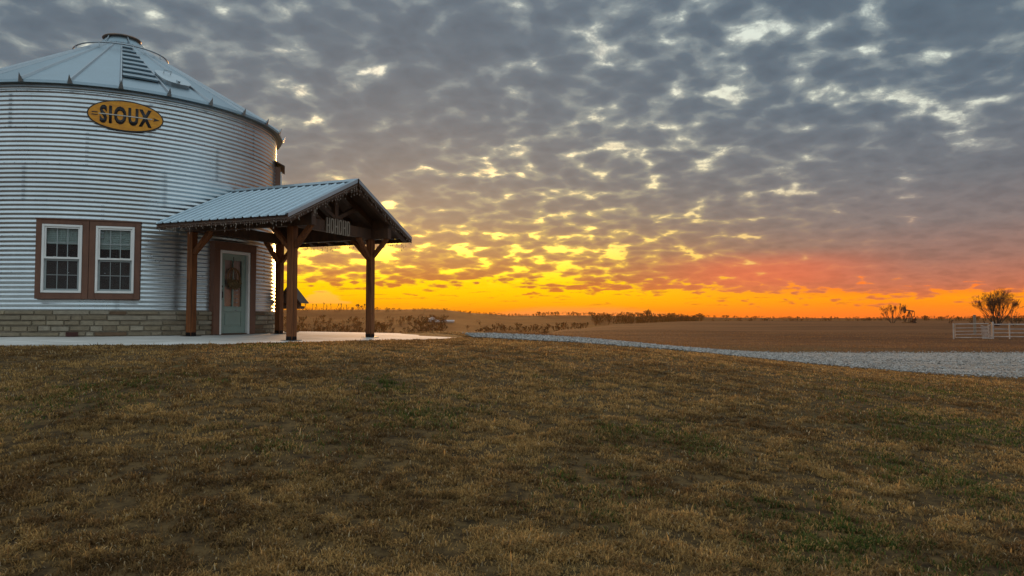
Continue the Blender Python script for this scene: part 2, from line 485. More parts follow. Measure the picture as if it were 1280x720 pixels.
def build_drive():
    n = 40; t = np.linspace(0, 1, n)
    V = (DN[None]*(1-t)[:, None, None] + DF[None]*t[:, None, None]).reshape(-1, 2)
    x, y = V[:,0], V[:,1]
    edge = np.minimum(np.repeat(t, 200), 1-np.repeat(t, 200))
    z = hfun(x, y) + 0.035 - 0.05*np.clip((0.03-edge)/0.03, 0, 1) + 0.03*(fbm(x*0.8, y*0.8, 31, 3)-0.5)
    tt_ = np.repeat(t, 200); wid_ = np.hypot(*(DF-DN).T); wid_ = np.tile(wid_, n)
    acr = tt_*wid_ + 0.5*(fbm(x*0.15, y*0.15, 33, 2)-0.5)     # metres across from the near edge
    trk = np.zeros(len(x))
    for c0 in (1.6, 3.3, 6.0, 7.7): trk = np.maximum(trk, np.exp(-((acr-c0)/0.30)**2))
    dirt = np.clip((fbm(x*0.45, y*0.45, 35, 4)-0.45)*4, 0, 1)*0.5 + 0.45*trk + 0.8*np.clip((0.07-edge)/0.07, 0, 1)
    dirt = np.clip(dirt, 0, 1)[:, None]
    z = z - 0.02*trk
    me = grid_mesh('driveway', np.stack([x, y, z], 1), 200, n, cols=(1-dirt)*np.array([1.0,1.0,1.0])+dirt*np.array([0.62,0.50,0.38]))
    m, nt, b, co = mat('crushed_limestone_gravel')
    vo = nt.new('ShaderNodeTexVoronoi'); nt.put(vo.inputs['Vector'], co); vo.inputs['Scale'].default_value = 14
    sp = nt.new('ShaderNodeSeparateColor'); nt.put(sp.inputs[0], vo.outputs['Color'])
    n2 = nt.noise(co, 2.2, 8, 0.7)
    c = nt.mix(sp.outputs[0], (0.12,0.112,0.098,1), (0.41,0.375,0.325,1))
    c = nt.mix(nt.m('MULTIPLY', nt.ss(n2, 0.48, 0.66), 0.5), c, (0.16,0.135,0.105,1))
    at = nt.new('ShaderNodeAttribute', attribute_name='col').outputs['Color']
    nt.put(b.inputs['Base Color'], nt.mix(1.0, c, at, 'MULTIPLY')); b.inputs['Roughness'].default_value = 0.95
    bump(nt, b, nt.m('ADD', vo.outputs['Distance'], nt.noise(co, 9, 5, 0.6)), 0.8, 0.04)
    o = obj('driveway', me, m); tag(o, kind='structure')
    # loose stones
    N = 36000
    u = rng.random(N); w = np.where(rng.random(N) < 0.12, rng.choice([0.0,1.0], N)+rng.normal(0,0.045,N), rng.random(N))
    iu = (u*199).astype(int); p = DN[iu]*(1-w)[:,None]+DF[iu]*w[:,None]; p = p + rng.normal(0, 0.06, p.shape)
    s = rng.uniform(0.012, 0.04, N)*(1+0.6*(rng.random(N) > 0.93))
    zz = hfun(p[:,0], p[:,1])+0.035
    base = np.array([(1,0,0),(0,1,0),(-1,0,0),(0,-1,0),(0,0,1),(0,0,-1)], float)
    V = base[None]*s[:,None,None]*rng.uniform(0.6,1.3,(N,6,1))
    a = rng.uniform(0, 6.28, N); ca, sa = np.cos(a)[:,None], np.sin(a)[:,None]
    X = V[:,:,0]*ca-V[:,:,1]*sa; Y = V[:,:,0]*sa+V[:,:,1]*ca; Z = V[:,:,2]*0.7
    V = np.stack([X+p[:,0:1], Y+p[:,1:2], Z+zz[:,None]], 2).reshape(-1,3)
    F = np.array([(0,1,4),(1,2,4),(2,3,4),(3,0,4),(1,0,5),(2,1,5),(3,2,5),(0,3,5)])
    L = (F[None]+(np.arange(N)*6)[:,None,None]).reshape(-1)
    g = rng.uniform(0.10, 0.46, N)
    cols = np.repeat(np.stack([g, g*0.95, g*0.87], 1), 6, 0)
    me = np_mesh('gravel', V, L, np.arange(N*8)*3, None, cols)
    o = obj('gravel', me, M_gravel)
    tag(o, 'loose pale grey gravel stones strewn over the driveway', 'gravel', kind='stuff')
build_drive()

# ------------------------------------------------------------------ lawn blades
def build_grass(N=950000):
    n0 = int(N*2.4)
    az = np.radians(rng.uniform(-41, 41, n0))
    q = rng.random(n0); r0, r1 = 3.2, 26.0; k = -0.25
    r = (r0**k + q*(r1**k-r0**k))**(1/k)
    x = r*np.sin(az); y = r*np.cos(az)
    jx = x+rng.normal(0,0.16,n0); jy = y+rng.normal(0,0.22,n0)
    keep = ~inpoly(x, y, SLABS) & ~inpoly(jx, jy, DRIVEPOLY)
    clump = fbm(x*3.1, y*3.1, 41, 4)
    tuft = fbm(x*9.0, y*9.0, 43, 2)
    keep &= rng.random(n0) < np.clip((clump-0.30)*3.0, 0.25, 1)*np.clip((tuft-0.36)*3.6, 0.06, 1)
    x, y, r, clump, tuft = [v[keep][:N] for v in (x, y, r, clump, tuft)]
    n = len(x); z = hfun(x, y)
    patch = fbm(x*0.45+3, y*0.45, 51, 4)
    big = fbm(x*0.16, y*0.16, 57, 3)
    green = 0.6*np.clip((patch-0.60)*9, 0, 1)*np.clip((big-0.40)*5, 0, 1)
    # greener tufts where the photograph has them
    for gx, gy, gr, gs in ((-1.75,9.3,0.4,1.0),(0.7,10.5,0.35,.5),(2.2,4.9,0.60,.65),(7.0,13.2,1.2,.45),(-0.9,8.0,0.7,.4),(9.8,13.6,1.0,.45),(1.4,7.4,0.6,.4),(-1.9,6.6,0.6,.25),(5.2,10.5,1.0,.35),(3.9,6.4,0.7,.5),(8.3,12.2,0.9,.5),(-4.6,8.2,0.9,.35),(0.6,5.6,0.5,.35)):
        d = np.hypot((x-gx), (y-gy)*0.8)/gr
        green = np.maximum(green, gs*np.clip(1.2-d+2.6*(fbm(x*3.2,y*3.2,61,4)-0.5), 0, 1))
    isg = rng.random(n) < green*0.85
    L = rng.uniform(0.022, 0.056, n)*(0.45+0.50*clump+0.55*tuft)*np.where(isg, 1.05, 1.0)
    tall = rng.random(n) < 0.004; L = np.where(tall, L*1.7, L)
    lean = np.clip(rng.normal(1.15, 0.30, n), 0.2, 1.55); lean = np.where(tall, lean*0.6, lean); lean = np.where(isg, lean*0.75, lean)
    a = rng.uniform(0, 2*np.pi, n)
    w = rng.uniform(0.0014, 0.0038, n)*(0.8+r/9.0)
    dx, dy = np.cos(a), np.sin(a); px, py = -dy, dx
    hm = 0.55
    mx = x+dx*L*hm*np.sin(lean*0.6); my = y+dy*L*hm*np.sin(lean*0.6); mz = z+L*hm*np.cos(lean*0.6)
    tx = mx+dx*L*(1-hm)*np.sin(lean*1.25); ty = my+dy*L*(1-hm)*np.sin(lean*1.25); tz = mz+L*(1-hm)*np.cos(lean*1.25)
    z0 = z-0.01
    V = np.empty((n,5,3))
    V[:,0] = np.stack([x-px*w, y-py*w, z0],1); V[:,1] = np.stack([x+px*w, y+py*w, z0],1)
    V[:,2] = np.stack([mx+px*w*.8, my+py*w*.8, mz],1); V[:,3] = np.stack([mx-px*w*.8, my-py*w*.8, mz],1)
    V[:,4] = np.stack([tx, ty, tz],1)
    base = np.arange(n)*5
    Lp = np.stack([base,base+1,base+2,base+3,base+3,base+2,base+4],1).ravel()
    st = np.stack([np.arange(n)*7, np.arange(n)*7+4],1).ravel()
    tone = 0.35*fbm(x*0.7, y*0.7, 71, 3)+0.35*fbm(x*3.3, y*3.3, 75, 3)+0.30*fbm(x*11, y*11, 77, 2)
    t = np.clip((tone-0.38)*4.2+rng.normal(0,0.28,n), 0, 1)[:,None]
    straw = np.array([0.530,0.335,0.120]); brown = np.array([0.190,0.105,0.037])
    c = brown*(1-t)+straw*t
    pl = rng.random(n) < 0.035; pale = pl[:,None]; c = np.where(pale, np.array([0.56,0.44,0.26]), c)
    g1 = np.array([0.060,0.105,0.018]); g2 = np.array([0.140,0.165,0.040]); gg = rng.random(n)[:,None]
    c = np.where(isg[:,None], g1*(1-gg)+g2*gg, c)
    c = c*rng.uniform(0.45,1.40,n)[:,None]*np.where(fbm(x*1.7, y*2.6, 95, 4) < 0.44, 0.80, 1.0)[:,None]
    cols = np.repeat(c, 5, 0)
    me = np_mesh('lawn_grass', V.reshape(-1,3), Lp, st, None, cols)
    o = obj('lawn_grass', me, M_grass)
    tag(o, 'short dormant brown lawn grass with a few green tufts', 'grass', kind='stuff')
build_grass()

def build_pasture(N=70000):
    az = np.radians(rng.uniform(-2, 41, N*2)); q = rng.random(N*2); r = 24+(95-24)*q**1.3
    x = r*np.sin(az); y = r*np.cos(az)
    cl = fbm(x*0.35, y*0.9, 81, 4)
    keep = ~inpoly(x, y, DRIVEPOLY) & (y > np.interp(x, DF[:,0], DF[:,1])-0.3) & (rng.random(N*2) < np.clip((cl-0.36)*4, 0.08, 1)) & ~inpoly(x, y, SLABS)
    x, y, r, cl = [v[keep][:N] for v in (x, y, r, cl)]; n = len(x); z = hfun(x, y)-0.01
    L = rng.uniform(0.05, 0.16, n)*(0.5+cl); a = rng.uniform(0, 6.283, n); w = rng.uniform(0.008, 0.018, n)
    ln = rng.normal(0.9, 0.3, n); dx, dy = np.cos(a), np.sin(a)
    V = np.stack([np.stack([x-dy*w, y+dx*w, z],1), np.stack([x+dy*w, y-dx*w, z],1), np.stack([x+dx*L*np.sin(ln), y+dy*L*np.sin(ln), z+L*np.cos(ln)],1)],1).reshape(-1,3)
    t = np.clip((cl-0.4)*4+rng.normal(0,0.3,n), 0, 1)[:,None]
    c = (np.array([0.13,0.065,0.028])*(1-t)+np.array([0.27,0.155,0.066])*t)*rng.uniform(0.6,1.3,n)[:,None]
    me = np_mesh('pasture_grass', V, np.arange(n*3), np.arange(n)*3, None, np.repeat(c, 3, 0))
    tag(obj('pasture_grass', me, M_grass), 'coarse dry pasture grass beyond the gravel drive', 'grass', kind='stuff')
build_pasture()

# ------------------------------------------------------------------ the grain bin house
BIN = thing('grain_bin_house', 'round galvanised corrugated grain bin house with conical roof and stone base', 'building', (CB[0], CB[1], ZS), TH_CAM)
EAVE = 5.72
def PH(phi): return Matrix.Rotation(R_(phi), 4, 'Z')
PHD = math.degrees(TH_N-TH_CAM)   # door bearing in bin coordinates
OPENINGS = [(-7.6,-0.97,-0.07,0.90,2.52), (-7.6,0.07,0.97,0.90,2.52), (PHD,-0.62,0.62,0.0,2.22), (79.0,-0.46,0.46,3.52,4.72)]
def wall_and_base():
    z0, z1 = 0.58, EAVE; pitch = 0.1016; per = 8
    nz = int((z1-z0)/pitch*per)+1; nph = 300
    z = np.linspace(z0, z1, nz); ph = np.linspace(0, 2*np.pi, nph, endpoint=False)
    P, Z = np.meshgrid(ph, z)
    ring = np.floor((Z-z0)/0.8128)
    seam = ((P + ring*0.39) % (2*np.pi/9))*RB          # sheets lap over one another
    lap = 0.0018*np.clip(1-seam/0.09, 0, 1)+0.0025*(np.sin(P*5+ring*1.7))+0.0015*np.sin(P*31+Z*2)
    r = RB + 0.0060*np.sin((Z-z0)/pitch*2*np.pi) + lap
    V = np.stack([(r*np.cos(P)).ravel(), (r*np.sin(P)).ravel(), Z.ravel()], 1)
    iu = np.arange(nph); IU, IV = np.meshgrid(iu, np.arange(nz-1)); IU = IU.ravel(); IV = IV.ravel()
    q = np.stack([IV*nph+IU, IV*nph+(IU+1)%nph, (IV+1)*nph+(IU+1)%nph, (IV+1)*nph+IU], 1)
    pc = (IU+0.5)*2*np.pi/nph; zc_ = z[IV]; keep = np.ones(len(q), bool)
    for (pd, ya, yb, za, zb) in OPENINGS:
        rel = (pc-R_(pd)+np.pi) % (2*np.pi)-np.pi; yy = np.where(np.abs(rel) < 1.2, RB*np.sin(rel), 99)
        keep &= ~((yy > ya) & (yy < yb) & (zc_ > za) & (zc_ < zb))
    q = q[keep]; nq = len(q)
    sid = np.floor(((P + ring*0.39) % (2*np.pi))/(2*np.pi/9))+ring*9
    tn = 0.90+0.10*((np.sin(sid*12.9898)*43758.5453) % 1.0)
    tn = np.where(seam < 0.05, tn*0.78, tn)
    tn = np.where(np.abs((Z-z0)/0.8128-np.round((Z-z0)/0.8128)) < 0.012, tn*0.78, tn)
    tn = tn*(0.97+0.06*fbm(P*9, Z*0.8, 91, 3))
    me = np_mesh('wall', V, q.ravel(), np.arange(nq)*4, None, np.repeat(tn.ravel()[:,None], 3, 1), True)
    w = obj('wall', me, M_wallmetal, BIN)
    # lap-seam bolts, one mesh
    mb = MB()
    for k in range(7):
        zz0 = z0+k*0.8128
        for s in range(9):
            p = -k*0.39 + s*2*math.pi/9
            for row in range(8):
                zc = zz0+0.0254+row*pitch
                if zc > z1-0.05: continue
                for dp in (0.010, 0.034):
                    M = Matrix.Rotation(p+dp/RB*1.5, 4, 'Z') @ Matrix.Translation((RB+0.009, 0, zc))
                    mb.box((-0.006,-0.013,-0.013), (0.008,0.013,0.013), M)
    for k in range(1, 7):   # horizontal seams
        zc = z0+k*0.8128+0.0254
        for s in range(110):
            M = Matrix.Rotation(s*2*math.pi/110, 4, 'Z') @ Matrix.Translation((RB+0.009, 0, zc))
            mb.box((-0.005,-0.008,-0.008), (0.005,0.008,0.008), M)
    obj('seam_bolts', mb, M_ribmetal, w)
    # stone base
    mb = MB()
    rows = [(0.0,0.105),(0.113,0.235),(0.243,0.350),(0.358,0.475),(0.483,0.575)]
    rs = random.Random(5)
    for (a, b) in rows:
        p = rs.random(); end = p+2*math.pi
        while p < end-0.02:
            wid = rs.choice([0.2,0.26,0.34,0.42,0.55,0.7])*rs.uniform(.8,1.2)
            q = min(p+wid/RB, end)
            if end-q < 0.03: q = end
            lo_, hi_ = R_(PHD)-0.166, R_(PHD)+0.166       # the doorway
            for sh_ in (0, 2*math.pi):
                if p < lo_+sh_ < q: q = lo_+sh_
                if lo_+sh_ <= p < hi_+sh_-1e-6: p = hi_+sh_; q = min(p+wid/RB, end)
            if q-p < 0.012: p = q; continue
            g = rs.uniform(0.85,1.12)
            base = rs.choice([(0.30,0.265,0.20),(0.27,0.235,0.175),(0.34,0.31,0.25),(0.24,0.205,0.15),(0.29,0.25,0.18)])
            if rs.random() < 0.05: base = (0.17,0.115,0.075)
            col = (base[0]*g, base[1]*g*0.97, base[2]*g*0.90)
            out = rs.uniform(0.0, 0.022); ns = 3
            top = b - rs.uniform(-0.002, 0.014); bot = a + rs.uniform(-0.002, 0.014); gp = 0.006/RB
            vs = []
            ins = 0.010
            for lay, (ro, dz, dp) in enumerate(((RB+0.045, 0, 0), (RB+0.075+out, ins, ins/RB))):
                for i in range(ns+1):
                    pp = p+gp+dp+(q-p-2*gp-2*dp)*i/ns
                    for zz in (bot+dz, top-dz):
                        ro2 = ro + (rs.uniform(-.006,.006) if lay else 0)
                        vs.append((ro2*math.cos(pp), ro2*math.sin(pp), zz))
            n = (ns+1)*2; fs = []
            for i in range(ns):
                fs.append((n+2*i, n+2*i+2, n+2*i+3, n+2*i+1))
                fs.append((2*i, 2*i+2, n+2*i+2, n+2*i)); fs.append((2*i+1, n+2*i+1, n+2*i+3, 2*i+3))
            fs.append((0, n, n+1, 1)); fs.append((2*ns, 2*ns+1, n+2*ns+1, n+2*ns))
            mb.add(vs, fs, None, col); p = q
    # mortar core
    nn = 120
    vs = []
    for i in range(nn):
        a = 2*math.pi*i/nn
        for (rr, zz) in ((RB+0.055,-0.05),(RB+0.055,0.578),(RB-0.02,0.592)):
            vs.append((rr*math.cos(a), rr*math.sin(a), zz))
    fs = []
    for i in range(nn):
        j = (i+1) % nn
        if abs((i+0.5)*360/nn-PHD) < 9.0: continue
        fs.append((3*i,3*j,3*j+1,3*i+1)); fs.append((3*i+1,3*j+1,3*j+2,3*i+2))
    mb.add(vs, fs, None, (0.23,0.20,0.15))
    sb = obj('stone_base', mb, M_stone, BIN)
    v = MB(); v.box((RB+0.10,-0.12,0.0),(RB+0.118,0.12,0.10), PH(-11.5))
    for k in range(5): v.box((RB+0.118,-0.11,0.012+0.018*k),(RB+0.126,0.11,0.020+0.018*k), PH(-11.5))
    obj('crawl_vent', v, simple('rusty_vent', (84,52,46), 0.7, 0.2), sb)
wall_and_base()

def bin_roof():
    NR = 27; st = 2*math.pi/NR
    ro, zo = RB+0.17, EAVE-0.03
    ri, zi = 0.52, 7.97
    sl = (zi-zo)/(ro-ri)
    def rz(r): return zo+(ro-r)*sl
    mb = MB(); vs = []; fs = []
    for i in range(NR):
        for (r, dz) in ((ri,0),(ro,0),(ro+0.004,-0.065),(RB-0.03,-0.07)):
            for e in (0, 0.5):
                a = (i+e)*st
                rr = r*(math.cos(st/2)*1.003 if e == 0.5 and r > ro-0.1 else 1)
                vs.append((rr*math.cos(a), rr*math.sin(a), rz(min(r,ro)) + dz if r != RB-0.03 else zo-0.07))
    for i in range(NR):
        j = (i+1) % NR
        for k in range(3):
            A = i*8+2*k; B = A+1; C = j*8+2*k
            fs.append((A, B, B+2, A+2)); fs.append((B, C, C+2, B+2))
    mb.add(vs, fs)
    roof = obj('roof', mb, M_roofmetal, BIN)
    # ribs
    def rib():
        m = MB(); h = 0.055; w = 0.04
        a0, a1 = ri+0.05, ro+0.012
        tri = lambda r, hh, ww: [(r,-ww,rz(r)-0.004),(r,-ww*.35,rz(r)+hh),(r,ww*.35,rz(r)+hh),(r,ww,rz(r)-0.004)]
        vs = tri(a0, 0.035, 0.03)+tri(a1, h, w)
        m.add(vs, [(0,1,2,3),(7,6,5,4),(0,4,5,1),(1,5,6,2),(2,6,7,3),(3,7,4,0)])
        # folded rib end
        m.add([(a1+.006,-w*1.4,rz(a1)-.06),(a1+.006,w*1.4,rz(a1)-.06),(a1+.075,0,rz(a1)+h+.075),(a1-.02,0,rz(a1)+h*.8)],[(0,1,2),(0,2,3),(1,3,2),(0,3,1)])
        return m
    r0 = None
    for i in range(NR):
        if r0 is None: r0 = obj('roof_rib', rib(), M_ribmetal, roof); o = r0
        else: o = r0.copy(); COL.objects.link(o); o.parent = roof
        o.rotation_euler = (0,0,i*st)
    # stepped ladder panel, sector 0..1
    mb = MB(); steps = 8
    for k in range(steps):
        ra = 0.80+(3.70-0.80)*k/steps; rb = 0.80+(3.70-0.80)*(k+1)/steps
        vs = []
        for r, lift in ((ra, 0.022), (rb+0.004, 0.072), (rb-0.022, 0.020)):
            for e in (0.035, 0.5, 0.96):
                a = e*st; rc = r
                vs.append((rc*math.cos(a), rc*math.sin(a), rz(r)+lift))
        mb.add(vs, [(0,1,4,3),(1,2,5,4),(3,4,7,6),(4,5,8,7),(0,3,6),(2,8,5)])
    obj('ladder_panel', mb, M_roofmetal, roof)
    # hatch in sector 1..2
    def slope_frame(phi, r):
        M = PH(phi) @ Matrix.Translation((r, 0, rz(r))) @ Matrix.Rotation(math.atan(sl), 4, 'Y')
        return M   # x runs down the slope, z is normal
    M = slope_frame(1.52*math.degrees(st), 3.25)
    mb = MB()
    pts = []
    for k in range(16):
        a = 2*math.pi*k/16
        pts.append((0.46*math.copysign(abs(math.cos(a))**0.7, math.cos(a)), 0.36*math.copysign(abs(math.sin(a))**0.7, math.sin(a))))
    mb.prism(pts, -0.02, 0.055, 'z', M)
    mb.prism([(x*1.06, y*1.06) for x, y in pts], 0.055, 0.085, 'z', M)
    mb.tube([(-0.30,-0.12,0.08),(-0.30,-0.12,0.17),(-0.30,0.05,0.17),(-0.30,0.05,0.08)], 0.012, 6, M)
    mb.box((0.30,-0.03,0.08),(0.40,0.03,0.13), M)
    obj('hatch', mb, galv('hatch_metal', (185,198,204), 0.45), roof)
    # collar and cap
    def lathe(prof, n=40):
        m = MB(); vs = []; fs = []; k = len(prof)
        for i in range(n):
            a = 2*math.pi*i/n
            for (r, z) in prof: vs.append((r*math.cos(a), r*math.sin(a), z))
        for i in range(n):
            j = (i+1) % n
            for q in range(k-1): fs.append((i*k+q, j*k+q, j*k+q+1, i*k+q+1))
        return m.add(vs, fs)
    zc = rz(0.66)
    obj('collar', lathe([(0.74,zc-0.06),(0.70,zc+0.0),(0.60,zc+0.05),(0.56,zc+0.10),(0.45,zc+0.24),(0.43,zc+0.29)]), M_roofmetal, roof, smooth=True)
    cap = lathe([(0.42,zc+0.285),(0.475,zc+0.29),(0.495,zc+0.315),(0.475,zc+0.34),(0.30,zc+0.365),(0.02,zc+0.375)])
    cap.box((-0.05,-0.15,zc+0.37),(0.10,0.15,zc+0.405))
    cp = obj('cap', cap, M_rust, roof, smooth=True)
    mb = MB(); mb.tube([(0.60,0,zc+0.10),(0.51,0,zc+0.20),(0.46,0,zc+0.30)],0.014,6)
    br0 = obj('cap_bracket', mb, M_ribmetal, roof); br0.rotation_euler = (0,0,0.3)
    for k in range(1, 6):
        o = br0.copy(); COL.objects.link(o); o.parent = roof; o.rotation_euler = (0,0,k*math.pi/3+0.3)
    # roof grab ring
    rr = 1.18; zz = rz(rr)+0.13
    mb = MB(); mb.tube([(rr*math.cos(a), rr*math.sin(a), zz) for a in np.linspace(0, 2*np.pi, 60, endpoint=False)], 0.020, 8, closed=True)
    for k in range(9):
        a = (k*3+1)*st
        mb.bar((rr*math.cos(a), rr*math.sin(a), zz+0.03), (rr*math.cos(a), rr*math.sin(a), zz-0.14), 0.03, 0.03)
    obj('grab_ring', mb, M_ribmetal, roof, smooth=True)
    # eave flashing under the roof lip
    obj('eave_trim', lathe([(RB+0.012,EAVE-0.16),(RB+0.030,EAVE-0.155),(RB+0.034,EAVE-0.075)], 108), M_roofmetal, BIN)
bin_roof()

def frame_ring(mb, x0, x1, y0, y1, z0, z1, w, M, wb=None):
    """rectangular ring of four butted boards; outer y0..y1, z0..z1"""
    wb = wb or w
    mb.box((x0,y0,z0),(x1,y0+w,z1), M); mb.box((x0,y1-w,z0),(x1,y1,z1), M)
    mb.box((x0,y0+w,z1-w),(x1,y1-w,z1), M); mb.box((x0,y0+w,z0),(x1,y1-w,z0+wb), M)

def front_windows():
    M = PH(-7.6); X = RB+0.02
    y0, y1, z0, z1 = -1.03, 1.03, 0.83, 2.585
    W, Hh = 0.785, 1.515
    yc = [-0.525, 0.520]
    zb, zt = z0+0.135, z0+0.135+Hh
    mb = MB(); back = RB*0.955
    # boards round both openings (butted)
    ys = [y0, yc[0]-W/2, yc[0]+W/2, yc[1]-W/2, yc[1]+W/2, y1]
    mid = (ys[2]+ys[3])/2
    for a, b in ((ys[0],ys[1]),(ys[2],mid-0.004),(mid+0.004,ys[3]),(ys[4],ys[5])):
        mb.box((back,a,z0),(X+0.055,b,z1), M)
    for a, b in ((ys[1],ys[2]),(ys[3],ys[4])):
        mb.box((back,a,zt),(X+0.055,b,z1), M); mb.box((back,a,z0),(X+0.055,b,zb), M)
    mb.box((back,y0-0.015,z1+0.002),(X+0.075,y1+0.015,z1+0.022), M)
    s = obj('window_surround', mb, M_browntrim, BIN, bevel=0.004)
    for i, c in enumerate(yc):
        a, b = c-W/2+0.004, c+W/2-0.004
        fr = MB(); frame_ring(fr, X-0.02, X+0.072, a, b, zb+0.003, zt-0.003, 0.048, M)
        zm = (zb+zt)/2
        win = obj('window', fr, M_white, BIN, bevel=0.004)
        sash = MB()
        frame_ring(sash, X+0.012, X+0.050, a+0.05, b-0.05, zm+0.002, zt-0.053, 0.032, M)
        sash.box((X+0.050, a+0.05, zm-0.005),(X+0.066, b-0.05, zm+0.036), M)
        sash.box((X+0.066, (a+b)/2-0.16, zm+0.030),(X+0.074, (a+b)/2-0.10, zm+0.042), M)
        sash.box((X+0.066, (a+b)/2+0.10, zm+0.030),(X+0.074, (a+b)/2+0.16, zm+0.042), M)
        obj('upper_sash', sash, M_white, win)
        sash = MB(); frame_ring(sash, X-0.006, X+0.010, a+0.05, b-0.05, zb+0.054, zm-0.008, 0.038, M)
        obj('lower_sash', sash, M_muntin, win)
        gw = (b-a-0.17)
        g1 = MB()
        for k in (1, 2):
            yy = a+0.085+gw*k/3; g1.box((X+0.016,yy-0.008,zm+0.036),(X+0.026,yy+0.008,zt-0.088), M)
        zq = (zm+0.036+zt-0.088)/2; g1.box((X+0.0165,a+0.083,zq-0.009),(X+0.0255,b-0.083,zq+0.009), M)
        obj('upper_muntins', g1, M_muntin, win)
        g2 = MB()
        for k in (1, 2):
            yy = a+0.09+gw*k/3; g2.box((X-0.016,yy-0.006,zb+0.092),(X-0.009,yy+0.006,zm-0.046), M)
        zq = (zb+zm)/2+0.02; g2.box((X-0.0155,a+0.09,zq-0.006),(X-0.0095,b-0.09,zq+0.006), M)
        obj('lower_muntins', g2, M_muntin, win)
        p = MB()
        p.box((X+0.010,a+0.075,zm+0.020),(X+0.014,b-0.075,zt-0.08), M)
        p.box((X-0.024,a+0.08,zb+0.08),(X-0.020,b-0.08,zm-0.03), M)
        obj('pane', p, M_glass, win)
        sc = MB(); sc.box((X-0.033,a+0.075,zb+0.07),(X-0.030,b-0.075,zm-0.02), M)
        obj('insect_screen', sc, M_screen, win)
        bl = MB(); low = (zm+0.34) if i == 0 else (zm+0.27)
        zz = zt-0.09
        while zz > low:
            bl.box((X-0.050,a+0.075,zz-0.040),(X-0.044,b-0.075,zz), M @ Matrix.Translation((0,0,0))); zz -= 0.043
        obj('blind', bl, M_blind, win)
        dk = MB(); dk.box((X-0.13,a+0.05,zb+0.05),(X-0.10,b-0.05,zt-0.05), M)  # dark panel: the unlit room's shade is put in its colour
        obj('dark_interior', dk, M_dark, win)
front_windows()

def front_door():
    M = PH(PHD); X = RB+0.03; back = RB-0.12
    DW, DH = 0.90, 2.03
    jy = DW/2+0.075
    tr = MB()
    tr.box((back,-jy-0.20,0.0),(X+0.06,-jy-0.002,DH+0.085), M)
    tr.box((back,jy+0.002,0.0),(X+0.06,jy+0.20,DH+0.085), M)
    tr.box((back,-jy-0.20,DH+0.087),(X+0.065,jy+0.20,DH+0.26), M)
    tr.box((back,-jy-0.24,DH+0.262),(X+0.085,jy+0.24,DH+0.285), M)
    obj('door_surround', tr, M_browntrim, BIN, bevel=0.004)
    fr = MB()
    fr.box((back,-jy,0.0),(X+0.045,-DW/2-0.004,DH+0.08), M); fr.box((back,DW/2+0.004,0.0),(X+0.045,jy,DH+0.08), M)
    fr.box((back,-DW/2-0.004,DH+0.006),(X+0.045,DW/2+0.004,DH+0.08), M)
    obj('door_frame', fr, M_white, BIN, bevel=0.004)
    th = MB(); th.box((back,-DW/2-0.004,-0.01),(X+0.02,DW/2+0.004,0.022), M)
    obj('threshold', th, M_timber_dark, BIN)
    # leaf: stiles and rails round a two-lite opening and a lower panel
    x0, x1 = X-0.075, X-0.03
    gl0, gl1 = 0.70, 1.88
    d = MB()
    d.box((x0,-DW/2,0.025),(x1,-0.30,DH), M); d.box((x0,0.30,0.025),(x1,DW/2,DH), M)
    d.box((x0,-0.30,gl1),(x1,0.30,DH), M); d.box((x0,-0.30,0.58),(x1,0.30,gl0), M); d.box((x0,-0.30,0.025),(x1,0.30,0.19), M)
    d.box((x0,-0.30,0.19),(x1-0.018,0.30,0.58), M)
    d.box((x1-0.018,-0.255,0.235),(x1-0.004,0.255,0.535), M)
    d.box((x0+0.004,-0.018,gl0),(x1+0.002,0.018,gl1), M)
    frame_ring(d, x1-0.01, x1+0.007, -0.32, 0.32, gl0-0.02, gl1+0.02, 0.026, M)
    leaf = obj('door', d, M_door, BIN, bevel=0.003)
    g = MB(); g.box((x0+0.018,-0.30,gl0),(x0+0.023,-0.018,gl1), M); g.box((x0+0.018,0.018,gl0),(x0+0.023,0.30,gl1), M)
    obj('door_pane', g, M_glass, leaf)
    c = MB(); c.box((x0-0.03,-0.31,gl0-0.01),(x0-0.02,0.31,gl1+0.01), M)
    obj('door_curtain', c, simple('dusty_pink_curtain', (172,146,134), 0.9, 0, 0.1, 8, (1,6,1), 0.1), leaf)
    h = MB(); h.box((x1,-0.425,0.86),(x1+0.012,-0.375,1.13), M); h.tube([(x1+0.01,-0.40,1.08),(x1+0.05,-0.40,1.06),(x1+0.05,-0.40,0.93),(x1+0.01,-0.40,0.90)],0.010,6,M)
    h.tube([(x1,-0.40,1.2),(x1+0.025,-0.40,1.2)],0.03,10,M)
    obj('handle', h, M_black, leaf)
front_door()

